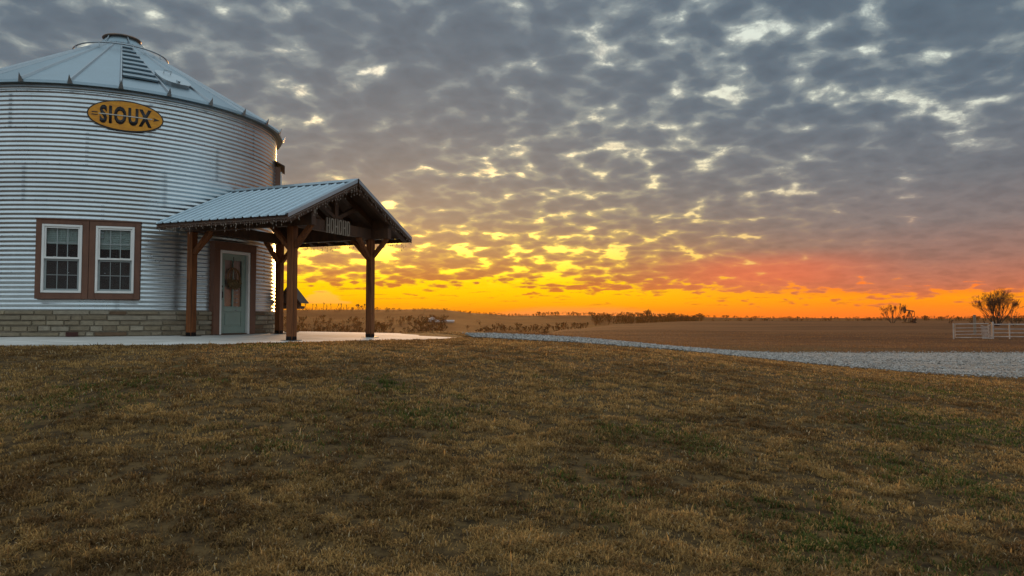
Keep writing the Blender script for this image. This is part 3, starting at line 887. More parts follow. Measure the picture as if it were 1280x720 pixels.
def side_window():
    M = PH(79.0); X = RB+0.02
    z0, z1 = 3.45, 4.78
    b = MB()
    b.box((RB-0.12,-0.52,z0),(X+0.10,-0.40,z1), M); b.box((RB-0.12,0.40,z0),(X+0.10,0.52,z1), M)
    b.box((RB-0.12,-0.40,z1-0.12),(X+0.10,0.40,z1), M); b.box((RB-0.12,-0.40,z0),(X+0.10,0.40,z0+0.12), M)
    s = obj('side_window_surround', b, M_browntrim, BIN, bevel=0.004)
    fr = MB(); frame_ring(fr, X+0.02, X+0.14, -0.398, 0.398, z0+0.122, z1-0.122, 0.05, M)
    fr.box((X+0.03,-0.348,(z0+z1)/2-0.02),(X+0.09,0.348,(z0+z1)/2+0.02), M)
    w = obj('side_window', fr, M_white, BIN)
    p = MB(); p.box((X+0.05,-0.35,z0+0.17),(X+0.054,0.35,z1-0.17), M); obj('pane', p, M_glass, w)
    d = MB(); d.box((X-0.03,-0.39,z0+0.13),(X-0.01,0.39,z1-0.13), M); obj('dark_interior', d, M_dark, w)  # same kind of dark panel, coloured as the unlit room behind
    h = MB(); h.prism([(RB-0.10,z1+0.16),(RB+0.24,z1-0.01),(RB+0.24,z1+0.02),(RB-0.10,z1+0.20)], -0.60, 0.60, 'y', M)
    obj('window_hood', h, M_timber_dark, s)
side_window()

# ------------------------------------------------------------------ oval sign on the wall
def font_mesh(text, sx, offset, extrude, res=3):
    cu = bpy.data.curves.new('lettering', 'FONT'); cu.body = text; cu.align_x = 'CENTER'; cu.align_y = 'CENTER'
    cu.offset = offset; cu.space_character = 1.22; cu.resolution_u = res; cu.extrude = 0
    o = bpy.data.objects.new('tmp', cu); COL.objects.link(o)
    dg = bpy.context.evaluated_depsgraph_get(); dg.update()
    me = bpy.data.meshes.new_from_object(o.evaluated_get(dg))
    bpy.data.objects.remove(o); bpy.data.curves.remove(cu)
    return me
def bend_mesh(me, f, thick):
    """me in xy-plane -> solid slab mapped by f(x,y,t)"""
    bm = bmesh.new(); bm.from_mesh(me)
    bmesh.ops.remove_doubles(bm, verts=bm.verts, dist=1e-5)
    r = bmesh.ops.extrude_face_region(bm, geom=bm.faces[:])
    top = {g for g in r['geom'] if isinstance(g, bmesh.types.BMVert)}
    for v in bm.verts:
        v.co = Vector(f(v.co.x, v.co.y, thick if v in top else 0.0))
    bmesh.ops.recalc_face_normals(bm, faces=bm.faces)
    out = bpy.data.meshes.new('lettering'); bm.to_mesh(out); bm.free(); return out
def flat_poly_mesh(polys):
    m = bpy.data.meshes.new('shape'); v = []; f = []
    for P in polys:
        o = len(v); v += [(x,y,0) for x,y in P]; f.append(tuple(range(o,o+len(P))))
    m.from_pydata(v, [], f); return m

def oval_sign():
    phi0 = 1.6; zc = 5.04; a, b = 0.76, 0.328; rad = RB+0.03
    S = thing('oval_sign', 'yellow oval sign with dark lettering and an arrow high on the bin wall', 'sign', (CB[0], CB[1], ZS), TH_CAM+R_(phi0))
    def f(off):
        return lambda x, y, t: ((rad+off+t)*math.cos(x/rad), (rad+off+t)*math.sin(x/rad), zc+y)
    def ell(a, b, n=14):
        # strips so that the plate can bend
        V = []; F = []; m = bpy.data.meshes.new('plate'); N = 40
        xs = [a*math.sin(math.pi*(i/N-0.5)) for i in range(N+1)]
        for x in xs:
            y = b*math.sqrt(max(0, 1-(x/a)**2)); V += [(x,-y-1e-4,0),(x,y+1e-4,0)]
        for i in range(N): F.append((2*i,2*i+2,2*i+3,2*i+1))
        m.from_pydata(V, [], F); return m
    obj('rim', bend_mesh(ell(a+0.03, b+0.03), f(-0.012), 0.016), M_signrim, S)
    obj('plate', bend_mesh(ell(a, b), f(0.0045), 0.010), M_signY, S)
    me = font_mesh('SIOUX', 1, 0.046, 0)
    xs = [v.co.x for v in me.vertices]; ys = [v.co.y for v in me.vertices]
    w = max(xs)-min(xs); h = max(ys)-min(ys); cx = (max(xs)+min(xs))/2; cy = (max(ys)+min(ys))/2
    for v in me.vertices: v.co.x = (v.co.x-cx)*1.06/w; v.co.y = (v.co.y-cy)*0.415/h
    obj('lettering', bend_mesh(me, f(0.016), 0.006), M_signB, S)
    W = lambda x0,x1,y0,y1,n=1: [[(x0+(x1-x0)*i/n,y0),(x0+(x1-x0)*(i+1)/n,y0),(x0+(x1-x0)*(i+1)/n,y1),(x0+(x1-x0)*i/n,y1)] for i in range(n)]
    obj('arrow_shaft', bend_mesh(flat_poly_mesh(W(-0.55,0.54,-0.010,0.010,12)), f(0.0235), 0.004), M_signW, S)
    obj('arrow_feather', bend_mesh(flat_poly_mesh(W(-0.69,-0.57,0.018,0.038)), f(0.0165), 0.005), M_signB, S)
    obj('arrow_feather', bend_mesh(flat_poly_mesh(W(-0.69,-0.57,-0.038,-0.018)), f(0.0165), 0.005), M_signB, S)
    obj('arrow_head', bend_mesh(flat_poly_mesh([[(0.56,0.042),(0.585,0.0),(0.56,-0.042),(0.70,0.0)]]), f(0.0165), 0.005), M_signB, S)
oval_sign()

# ------------------------------------------------------------------ porch
PO = thing('porch', 'timber framed gabled porch with ribbed metal roof over the door', 'porch', (DOOR[0], DOOR[1], ZS), TH_N)
PX0, PX1, PY = 0.19, 3.12, 1.515
RID, SLP, EV, XF, XB = 3.695, 0.461, 2.43, 3.75, 0.03
def porch():
    ca = math.cos(TH_N); sa = math.sin(TH_N)
    def wz(x, y):  # patio height in porch coordinates
        return float(slab_z(DOOR[0]+x*ca-y*sa, DOOR[1]+x*sa+y*ca))-ZS
    hw = 0.083
    for (x, y) in ((PX1,-PY),(PX1,PY),(PX0,-PY),(PX0,PY)):
        z0 = wz(x, y)+0.012
        p = MB(); p.box((x-hw,y-hw,z0),(x+hw,y+hw,2.43))
        post = obj('post', p, M_timber, PO, bevel=0.008)
        k = MB(); k.box((x-0.16,y-0.16,z0-0.02),(x+0.16,y+0.16,z0-0.002))
        for s in (-1,1): k.box((x-0.07,y+s*(hw+0.003)-0.003,z0-0.002),(x+0.07,y+s*(hw+0.003)+0.003,z0+0.075)); k.box((x+s*(hw+0.003)-0.003,y-0.07,z0-0.002),(x+s*(hw+0.003)+0.003,y+0.07,z0+0.075))
        for s in (-1,1):
            for q in (-0.035,0.035):
                k.tube([(x+q,y+s*(hw+0.006),z0+0.045),(x+q,y+s*(hw+0.022),z0+0.045)],0.016,6); k.tube([(x+s*(hw+0.006),y+q,z0+0.045),(x+s*(hw+0.022),y+q,z0+0.045)],0.016,6)
        obj('post_base', k, M_black, post)
    bz0, bz1 = 2.432, 2.69
    for s in (-1,1):
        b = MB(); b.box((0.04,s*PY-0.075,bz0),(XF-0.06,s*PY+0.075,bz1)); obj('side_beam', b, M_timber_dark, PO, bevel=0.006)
        fz = MB(); fz.box((0.06,s*PY-0.02,bz1+0.002),(XF-0.08,s*PY+0.02,RID-SLP*PY-0.085)); obj('blocking_board', fz, M_timber_dark, PO)  # added blocking, keeps bright sky from showing between the rafters
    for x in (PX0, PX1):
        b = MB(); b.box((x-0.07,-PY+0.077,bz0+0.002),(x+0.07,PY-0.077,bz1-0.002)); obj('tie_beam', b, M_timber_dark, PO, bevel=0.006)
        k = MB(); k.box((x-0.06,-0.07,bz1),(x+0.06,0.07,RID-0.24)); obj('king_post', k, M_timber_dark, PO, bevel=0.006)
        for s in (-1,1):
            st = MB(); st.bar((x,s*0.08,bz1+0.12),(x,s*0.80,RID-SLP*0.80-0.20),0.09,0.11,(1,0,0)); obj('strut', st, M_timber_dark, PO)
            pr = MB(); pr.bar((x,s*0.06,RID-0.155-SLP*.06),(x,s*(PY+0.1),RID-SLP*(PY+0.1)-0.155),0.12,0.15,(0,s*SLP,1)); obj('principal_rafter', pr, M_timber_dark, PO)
    L = 0.50
    for (x, y) in ((PX1,-PY),(PX1,PY),(PX0,-PY),(PX0,PY)):
        for dx in ((-1,1) if x == PX1 else (1,)):
            l = L if dx < 0 or x == PX0 else 0.45
            b = MB(); b.bar((x+dx*(hw-0.02),y,2.43-l),(x+dx*(hw+l-0.02),y,2.45),0.09,0.11,(0,1,0)); obj('brace', b, M_timber, PO, bevel=0.005)
        sy = -1 if y > 0 else 1
        b = MB(); b.bar((x,y+sy*(hw-0.02),2.43-L),(x,y+sy*(hw+L-0.02),2.45),0.09,0.11,(1,0,0)); obj('brace', b, M_timber, PO, bevel=0.005)
    # ridge beam and rafters
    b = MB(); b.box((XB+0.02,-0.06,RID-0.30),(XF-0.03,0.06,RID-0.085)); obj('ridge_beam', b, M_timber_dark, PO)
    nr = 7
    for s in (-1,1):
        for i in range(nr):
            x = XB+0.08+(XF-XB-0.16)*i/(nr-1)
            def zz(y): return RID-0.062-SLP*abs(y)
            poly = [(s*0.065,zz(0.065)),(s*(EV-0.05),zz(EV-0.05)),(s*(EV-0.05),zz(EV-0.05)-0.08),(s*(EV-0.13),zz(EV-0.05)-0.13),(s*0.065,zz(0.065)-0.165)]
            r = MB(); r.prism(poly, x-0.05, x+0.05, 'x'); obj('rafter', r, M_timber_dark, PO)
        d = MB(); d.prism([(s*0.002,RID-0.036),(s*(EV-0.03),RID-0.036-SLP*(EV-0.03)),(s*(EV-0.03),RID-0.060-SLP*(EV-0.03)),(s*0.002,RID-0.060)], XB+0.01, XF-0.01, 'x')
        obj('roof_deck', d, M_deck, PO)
        # ribbed metal sheet
        prof = []; x = XB; pit = 0.2286
        while x < XF-0.01:
            for dx, h in ((0,0.0),(0.022,0.024),(0.042,0.024),(0.064,0.0),(0.12,0.0),(0.125,0.004),(0.14,0.004),(0.145,0.0)):
                if x+dx < XF: prof.append((x+dx, h))
            x += pit
        prof.append((XF, 0.0))
        m = MB(); vs = []; n = len(prof)
        for (px, h) in prof:
            for yy in (0.02, EV+0.03): vs.append((px, s*yy, RID-0.030-SLP*yy+h))
        for (px, h) in prof:
            for yy in (0.02, EV+0.03): vs.append((px, s*yy, RID-0.0325-SLP*yy+h-0.002))
        fs = []
        for i in range(n-1):
            fs.append((2*i,2*i+2,2*i+3,2*i+1)); fs.append((2*n+2*i,2*n+2*i+1,2*n+2*i+3,2*n+2*i+2)); fs.append((2*i+1,2*i+3,2*n+2*i+3,2*n+2*i+1))
        m.add(vs, fs); obj('roof_sheet', m, M_porchmetal, PO)
        # rake trim on the gable end and eave trim
        t = MB()
        for (y0, y1) in ((0.03, EV+0.03),):
            z = lambda y: RID-0.03-SLP*y
            t.add([(XF+0.004,s*y0,z(y0)+0.030),(XF+0.004,s*y1,z(y1)+0.030),(XF+0.004,s*y1,z(y1)-0.13),(XF+0.004,s*y0,z(y0)-0.13),
                   (XF+0.028,s*y0,z(y0)+0.030),(XF+0.028,s*y1,z(y1)+0.030),(XF+0.028,s*y1,z(y1)-0.13),(XF+0.028,s*y0,z(y0)-0.13)],
                  [(0,1,2,3),(7,6,5,4),(0,4,5,1),(1,5,6,2),(2,6,7,3),(3,7,4,0)])
        obj('rake_board', t, M_timber_dark, PO)
        t = MB(); z = lambda y: RID-0.03-SLP*y
        t.add([(XF-0.10,s*0.03,z(.03)+0.030),(XF-0.10,s*(EV+.03),z(EV+.03)+0.030),(XF+0.034,s*(EV+.03),z(EV+.03)+0.034),(XF+0.034,s*.03,z(.03)+0.034),
               (XF+0.034,s*.03,z(.03)-0.05),(XF+0.034,s*(EV+.03),z(EV+.03)-0.05),(XF+0.031,s*(EV+.03),z(EV+.03)-0.05),(XF+0.031,s*.03,z(.03)-0.05)],
              [(0,1,2,3),(3,2,5,4),(4,5,6,7)])
        obj('rake_flashing', t, M_porchmetal, PO)
        t = MB(); t.box((XB+0.02,s*(EV-0.028)-0.012,RID-SLP*EV-0.16),(XF-0.002,s*(EV-0.028)+0.012,RID-SLP*EV-0.05)); obj('eave_board', t, M_timber_dark, PO)
    c = MB(); c.prism([(-0.17,RID-0.17*SLP+0.004),(0,RID+0.012),(0.17,RID-0.17*SLP+0.004),(0.17,RID-0.17*SLP-0.004),(0,RID+0.004),(-0.17,RID-0.17*SLP-0.004)], XB, XF+0.036, 'x')
    obj('ridge_cap', c, M_porchmetal, PO)
    # small lamp housing on the gable
    l = MB(); l.box((PX1+0.08,-1.02,2.70),(PX1+0.15,-0.90,2.93)); l.box((PX1+0.15,-1.00,2.74),(PX1+0.17,-0.92,2.90))
    obj('lamp_housing', l, simple('grey_lamp_housing', (150,146,134), 0.6, 0.2), PO, bevel=0.006)
porch()

def letters_sign():
    S = thing('letter_sign', 'row of tall grey white letters on the porch gable beam', 'sign', (DOOR[0], DOOR[1], ZS), TH_N)
    z0, z1 = 2.40, 2.76; X = PX1+0.085
    adv = 0.158; tot = adv*5+0.13; y = -tot/2
    bk = MB(); bk.box((PX1+0.072,-tot/2-0.02,z0+0.06),(X-0.002,tot/2+0.02,z0+0.10)); bk.box((PX1+0.072,-tot/2-0.02,z1-0.10),(X-0.002,tot/2+0.02,z1-0.06))
    obj('backing_rail', bk, M_timber_dark, S)
    for ch in 'HOHOHO':
        m = MB(); w = 0.13; t = 0.036
        if ch == 'H':
            m.box((X,y,z0),(X+0.025,y+t,z1)); m.box((X,y+w-t,z0),(X+0.025,y+w,z1)); m.box((X,y+t,(z0+z1)/2-0.02),(X+0.025,y+w-t,(z0+z1)/2+0.02))
        else:
            n = 20; vs = []
            for xx in (X, X+0.025):
                for k in range(n):
                    a = 2*math.pi*k/n; c, s = math.cos(a), math.sin(a)
                    sx = math.copysign(abs(c)**0.6, c); sy = math.copysign(abs(s)**0.6, s)
                    vs.append((xx, y+w/2+sx*w/2, (z0+z1)/2+sy*(z1-z0)/2)); vs.append((xx, y+w/2+sx*(w/2-t), (z0+z1)/2+sy*((z1-z0)/2-t)))
            fs = []
            for k in range(n):
                j = (k+1) % n
                fs += [(2*k,2*j,2*j+1,2*k+1),(2*n+2*k,2*n+2*k+1,2*n+2*j+1,2*n+2*j),(2*k,2*n+2*k,2*n+2*j,2*j),(2*k+1,2*j+1,2*n+2*j+1,2*n+2*k+1)]
            m.add(vs, fs)
        obj('letter', m, M_letter, S)
        y += adv
letters_sign()

BULB = None
def icicle(label, pts, seed, n_drop):
    """string of icicle lights along pts (porch coordinates)"""
    global BULB
    rs = random.Random(seed)
    S = thing('icicle_lights', label, 'string lights', (DOOR[0], DOOR[1], ZS), TH_N, 'icicle lights round the porch roof')
    P = [Vector(p) for p in pts]; d = [0]
    for a, b in zip(P, P[1:]): d.append(d[-1]+(b-a).length)
    def at(t):
        for i in range(len(P)-1):
            if t <= d[i+1]: return P[i].lerp(P[i+1], (t-d[i])/(d[i+1]-d[i]))
        return P[-1]
    w = MB(); spots = []
    N = n_drop
    w.tube([at(d[-1]*k/(3*N))+Vector((0,0,rs.uniform(-0.02,0.0))) for k in range(3*N+1)], 0.005, 4)
    for k in range(N):
        p = at(d[-1]*(k+rs.uniform(.2,.8))/N); l = rs.choice([0.05,0.07,0.10,0.14,0.20,0.08])
        q = p+Vector((rs.uniform(-.03,.03), rs.uniform(-.03,.03), -l)); mid = p.lerp(q,.5)+Vector((rs.uniform(-.02,.02),rs.uniform(-.02,.02),0))
        w.tube([p, mid, q], 0.002, 3)
        spots.append(q)
        if l > 0.12: spots.append(mid)
        if l > 0.18: spots.append(p.lerp(q,.25))
    obj('wire', w, M_wire, S)
    for q in spots[:99]:
        if BULB is None:
            m = MB(); m.tube([(0,0,0.01),(0,0,-0.006),(0,0,-0.026)],[0.006,0.009,0.003],6); o = obj('bulb', m, M_bulb, S); BULB = o
        else:
            o = BULB.copy(); COL.objects.link(o); o.parent = S
        o.location = q; o.rotation_euler = (rs.uniform(-.4,.4), rs.uniform(-.4,.4), 0)
ze = RID-SLP*EV-0.10
icicle('icicle light string hanging from the near eave of the porch roof', [(XB+.05,-EV-0.005,ze),(XF,-EV-0.005,ze)], 3, 46)
icicle('icicle light string along the left slope of the porch gable', [(XF+.035,-EV,ze),(XF+.035,-0.05,RID-0.15)], 4, 32)
icicle('icicle light string along the right slope of the porch gable', [(XF+.035,0.05,RID-0.15),(XF+.035,EV,ze)], 5, 28)
icicle('icicle light string under the far eave of the porch roof', [(XB+.3,EV-.06,ze-.05),(XF-.05,EV-.06,ze-.05)], 6, 40)

def wreath():
    X = RB+0.03-0.022
    S = thing('door_wreath', 'brown oval hoop wreath hanging on the sage green door', 'wreath', (CB[0], CB[1], ZS), TH_N)
    zc = 1.42; a, b = 0.20, 0.245; rs = random.Random(9)
    h = MB()
    for off in (-0.016, 0.0, 0.018):
        h.tube([(X+0.03+abs(off)*0.6, (a+off)*math.sin(t)-0.03, zc+(b+off)*math.cos(t)) for t in np.linspace(0, 2*np.pi, 36, endpoint=False)], 0.011, 5, closed=True)
    for q in (-0.07, 0.05): h.tube([(X+0.035, -0.03+q*0.4, zc+b),(X+0.07, -0.03+q*1.3, zc+0.1),(X+0.06, -0.03+q*1.6, zc-0.14)], 0.012, 5)
    obj('hoop', h, M_wicker, S, smooth=True)
    f = MB()
    for k in range(420):
        y = rs.uniform(-0.20,0.20)-0.03; z = zc-0.03-rs.random()**0.8*0.25*math.sqrt(max(0.05,1-(y/0.23)**2))
        l = rs.uniform(0.03,0.07); an = rs.uniform(0,6.28); x = X+rs.uniform(0.02,0.10)
        d = Vector((rs.uniform(-.3,.6), math.cos(an), math.sin(an)))*l; p = Vector((x,y,z)); sd = Vector((0.2,-math.sin(an),math.cos(an)))*0.012
        f.add([p-sd, p+sd, p+d], [(0,1,2)])
    for k in range(26):
        y = rs.uniform(-0.17,0.17)-0.03; z = zc-0.14+rs.uniform(-0.08,0.06); r = rs.uniform(.018,.034); c = Vector((X+0.06+rs.uniform(0,.04),y,z))
        f.tube([c+Vector((0,0,r)), c+Vector((0,0,r*.6)), c, c-Vector((0,0,r*.6)), c-Vector((0,0,r))],[0.004,r*.8,r,r*.8,0.004],7)
    obj('dried_foliage', f, simple('dried_foliage', (122,98,62), 0.9, 0, 0.3, 20, col2=(84,74,46)), S)
    k = MB(); k.tube([(X+0.012,-0.03,zc+b+.01),(X+0.016,-0.05,zc+b+.12),(X+0.012,-0.01,zc+b+.2),(X+0.006,-0.01,zc+b+.3)],0.007,5)
    obj('hanger', k, M_black, S)
wreath()

# gabled bird feeder on a post, behind the porch
def feeder():
    x, y = -6.55, 22.0
    z0 = float(slab_z(x, y))
    S = thing('bird_feeder', 'dark gabled feeder on a post half hidden behind the porch posts', 'bird feeder', (x, y, z0), R_(-6))
    p = MB(); p.box((-0.06,-0.06,0),(0.06,0.06,0.70)); p.box((-0.16,-0.16,0),(0.16,0.16,0.03)); obj('post', p, M_timber_dark, S, bevel=0.005)
    t = MB(); t.box((-0.30,-0.24,0.70),(0.30,0.24,0.73))
    for s in (-1,1): t.box((-0.30,s*0.24-0.012,0.73),(0.30,s*0.24+0.012,0.78)); t.box((s*0.288-0.012,-0.226,0.73),(s*0.288+0.012,0.226,0.78))
    obj('tray', t, M_timber_dark, S)
    for sx in (-1,1):
        c = MB(); c.box((sx*0.20-0.02,-0.18,0.73),(sx*0.20+0.02,0.18,0.96)); obj('side_panel', c, M_timber_dark, S)
    r = MB(); r.prism([(-0.40,0.87),(0.0,1.36),(0.40,0.87),(0.36,0.86),(0.0,1.30),(-0.36,0.86)], -0.34, 0.34, 'y')
    r.prism([(-0.33,0.87),(0.33,0.87),(0.0,1.28)], -0.26, -0.24, 'y'); r.prism([(-0.33,0.87),(0.33,0.87),(0.0,1.28)], 0.24, 0.26, 'y')
    obj('roof', r, M_timber_dark, S)
feeder()

# ------------------------------------------------------------------ bare trees
def branch_segments(seed, height, spread, stems, levels=5, trunk=0.12, up=0.55, r0=0.16, lean=None):
    rs = random.Random(seed); segs = []
    def grow(p, d, l, r, lev):
        n = 3; q = p
        for k in range(n):
            d2 = (d + Vector((rs.gauss(0,.11),rs.gauss(0,.11),rs.gauss(0,.06)+0.04*up))).normalized()
            e = q + d2*(l/n); segs.append((q, e, r*(1-k/n*.35), r*(1-(k+1)/n*.35), lev)); q = e; d = d2
        if lev >= levels: return
        nb = rs.choice([2,3,3]) if lev < 2 else rs.choice([2,3,4])
        for k in range(nb):
            ax = Vector((rs.gauss(0,1),rs.gauss(0,1),rs.gauss(0,.4))).normalized()
            d2 = (d + ax*rs.uniform(.3,.75)*spread + Vector((0,0,up*0.35))).normalized()
            grow(q if k or lev else q, d2, l*rs.uniform(.58,.85), r*rs.uniform(.5,.66), lev+1)
    for s in range(stems):
        a = 2*math.pi*(s+rs.uniform(-.3,.3))/stems; t = (rs.uniform(.08,1.0)*lean if lean else rs.uniform(.12,.75)*spread) if stems > 1 else 0.04
        d = Vector((math.cos(a)*t, math.sin(a)*t, 1)).normalized()
        b = Vector((math.cos(a)*trunk, math.sin(a)*trunk, -0.1)) if stems > 1 else Vector((0,0,-.1))
        grow(b, d, 1.0*rs.uniform(.8,1.15), r0*rs.uniform(.7,1.1), 0)
    mz = max(s[1].z for s in segs); k = height/mz
    return [(a*k, b*k, ra, rb, lev) for a, b, ra, rb, lev in segs]
def segs_mesh(name, segs, n=3, rscale=1.0, rmin=0.0):
    A = np.array([tuple(s[0]) for s in segs]); B = np.array([tuple(s[1]) for s in segs])
    ra = np.maximum(np.array([s[2] for s in segs])*rscale, rmin); rb = np.maximum(np.array([s[3] for s in segs])*rscale, rmin)
    d = B-A; d /= np.linalg.norm(d, axis=1)[:,None]+1e-9
    ref = np.where(np.abs(d[:,2:3]) > 0.9, np.array([[1.,0,0]]), np.array([[0,0,1.]]))
    u = np.cross(d, ref); u /= np.linalg.norm(u, axis=1)[:,None]; w = np.cross(d, u)
    rings = []
    for P, r in ((A, ra), (B, rb)):
        for k in range(n):
            an = 2*math.pi*k/n; rings.append(P + u*(math.cos(an)*r)[:,None] + w*(math.sin(an)*r)[:,None])
    V = np.stack(rings, 1); m = len(segs)
    F = np.array([(k,(k+1)%n,n+(k+1)%n,n+k) for k in range(n)])
    L = (F[None]+(np.arange(m)*2*n)[:,None,None]).reshape(-1)
    return np_mesh(name, V.reshape(-1,3), L, np.arange(m*n)*4, None, None, True)
def bare_tree(label, az, r, height, spread, stems, seed, levels=5, up=0.55, r0=0.16, group=None, rmin=0.012, squash=1.0, name='bare_tree', lean=None):
    x, y = pol(az, r)
    T = thing(name, label, 'tree', (x, y, H(x, y)-0.05), 0, group)
    sg = branch_segments(seed, height, spread, stems, levels, up=up, r0=r0, lean=lean)
    if squash != 1.0: sg = [(Vector((a.x*squash,a.y*squash,a.z)), Vector((b.x*squash,b.y*squash,b.z)), ra, rb, l) for a,b,ra,rb,l in sg]
    lo = [s for s in sg if s[4] <= 1]; hi = [s for s in sg if s[4] > 1]
    obj('trunk', segs_mesh('trunk', lo, 5), M_bark, T)
    obj('crown', segs_mesh('crown', hi, 3, 1.0, rmin), M_twig, T)
    return T

bare_tree('large bare tree with a wide fan of upright stems behind the white pipe fence', 33.2, 150, 6.8, 0.50, 15, 12, 6, 0.25, 0.11, rmin=0.0058, lean=0.72)
bare_tree('low leaning bare tree just right of the large bare tree behind the fence', 34.2, 152, 3.3, 0.6, 4, 19, 4, 0.4, 0.07, rmin=0.007, lean=1.0)
bare_tree('open bare tree on the field crest left of the oil pumpjack', 27.2, 225, 5.6, 0.6, 6, 23, 5, 0.35, 0.12, rmin=0.012, lean=0.9)
bare_tree('broad rounded bare tree standing tallest on the middle of the far ridge', 10.45, 820, 13.5, 0.85, 6, 31, 4, 0.5, 0.4, rmin=0.12)
# thin trees on the far left ridge
rt = random.Random(77)
azs = [-15.6,-15.1,-14.75,-14.3,-14.05,-13.75,-13.35,-13.0,-12.6]
for i, az in enumerate(azs):
    bare_tree('thin bare tree in the row on the far ridge seen between the porch posts', az, 985, rt.uniform(6.5,10.5), 0.4, 1, 100+i, 3, 0.7, 0.35, 'thin trees on the far ridge', rmin=0.13)
for i, (az, lab) in enumerate(((-11.75,'small round bare tree on the far ridge left of the far porch post'),(-11.4,'small round bare tree on the far ridge close beside the far porch post'))):
    bare_tree(lab, az, 985, 8.0, 0.8, 3, 140+i, 4, 0.4, 0.35, rmin=0.16)

# far woods: hedgerows and wooded slopes that read as one mass
def woods():
    protos = []
    for s in range(5):
        sg = branch_segments(300+s, 1.0, 0.8, 3, 3, up=0.4, r0=0.02)
        A = np.array([tuple(q[0]) for q in sg]); B = np.array([tuple(q[1]) for q in sg])
        d = B-A; side = np.cross(d, np.array([0.3,1,0.1])); side /= np.linalg.norm(side,axis=1)[:,None]+1e-9
        w = np.where(np.array([q[4] for q in sg]) > 1, 0.020, 0.028)[:,None]
        protos.append(np.stack([A-side*w, A+side*w, B+side*w*.6, B-side*w*.6], 1))
    Vs = []; Cs = []
    def put(az, r, h, c):
        x, y = pol(az, r); z = H(x, y)-0.2
        P = protos[rt.randrange(5)]; a = rt.uniform(0, 6.28); ca, sa = math.cos(a), math.sin(a)
        wd = h*rt.uniform(.8,1.4)
        X = (P[...,0]*ca-P[...,1]*sa)*wd+x; Y = (P[...,0]*sa+P[...,1]*ca)*wd+y; Z = P[...,2]*h+z
        Vs.append(np.stack([X,Y,Z],-1).reshape(-1,3)); Cs.append(np.tile(np.array(c)*rt.uniform(.8,1.2), (len(P)*4,1)))
    br = (0.040,0.022,0.012)
    for _ in range(700):   # ridge line
        az = rt.uniform(-18, 37)
        h = rt.uniform(1.5,4.0) if az < 2 or az > 13 else rt.uniform(2.5,6.5)
        if -9.5 < az < -3: h = rt.uniform(1.5,3.2)
        put(az, rt.uniform(930,1010), h, br)
    for _ in range(260): put(rt.uniform(6.2,14.5), rt.uniform(640,900), rt.uniform(4,8), br)
    for _ in range(360): put(rt.uniform(-19,-5.0), rt.uniform(430,760), rt.uniform(3,7), (0.050,0.026,0.012))
    for _ in range(70): put(rt.uniform(-3.5,6), rt.uniform(430,640), rt.uniform(3,6), (0.048,0.025,0.011))
    for _ in range(12): put(rt.gauss(1.6,1.6), rt.uniform(330,430), rt.uniform(3,5), br)
    for _ in range(170): put(rt.uniform(14,38), rt.uniform(500,900), rt.uniform(2.5,5), br)
    for _ in range(26): put(rt.uniform(30.5,37), rt.uniform(190,260), rt.uniform(0.8,1.6), br)
    V = np.concatenate(Vs); C = np.concatenate(Cs); n = len(V)//4
    me = np_mesh('woods', V, np.arange(n*4), np.arange(n)*4, None, C)
    o = obj('woods', me, M_woods)
    tag(o, 'bare winter woods and hedgerows on the far slopes and ridge', 'woods', kind='stuff')
woods()

# ------------------------------------------------------------------ oil pumpjack on the field crest
def pumpjack():
    x, y = pol(28.25, 232)
    T = thing('pumpjack', 'dark oil pumpjack standing on the field crest beside a bare tree', 'pumpjack', (x, y, H(x, y)), R_(-28-58)); T.scale = (0.86,0.86,0.86)
    b = MB(); b.box((-3.2,-0.7,0),(2.4,0.7,0.35)); obj('skid', b, M_jack, T)
    a = MB()
    for sy in (-1,1):
        a.bar((-1.1,sy*0.8,0.35),(-0.2,sy*0.15,3.75),0.18,0.18); a.bar((0.7,sy*0.8,0.35),(-0.1,sy*0.15,3.75),0.18,0.18)
    a.bar((-0.72,-0.5,1.6),(-0.72,0.5,1.6),0.1,0.1); a.bar((0.38,-0.5,1.6),(0.38,0.5,1.6),0.1,0.1)
    obj('samson_post', a, M_jack, T)
    w = MB(); w.bar((-2.3,0,4.25),(2.1,0,3.75),0.28,0.38); obj('walking_beam', w, M_jack, T)
    h = MB(); h.prism([(-2.2,4.75),(-2.2,3.6),(-2.75,3.15),(-3.0,3.6),(-3.02,4.3),(-2.75,5.1),(-2.45,5.4)], -0.22, 0.22, 'y'); obj('horse_head', h, M_jack, T)
    r = MB(); r.tube([(-3.0,0,3.4),(-3.0,0,0.5)],0.05,6); r.tube([(-3.0,0,0.9),(-3.0,0,0)],0.16,8); obj('polished_rod', r, M_jack, T)
    c = MB()
    for sy in (-1,1):
        c.bar((2.0,sy*0.35,3.75),(1.75,sy*0.55,1.9),0.14,0.14); c.prism([(1.2,1.1),(2.2,1.9),(2.5,1.3),(2.2,0.7),(1.5,0.6)], sy*0.62-0.12, sy*0.62+0.12, 'y')
    obj('crank_counterweight', c, M_jack, T)
    g = MB(); g.box((0.8,-0.45,0.35),(1.7,0.45,1.35)); g.box((1.9,-0.5,0.35),(2.4,0.5,0.9)); obj('gearbox', g, M_jack, T, bevel=0.03)
pumpjack()

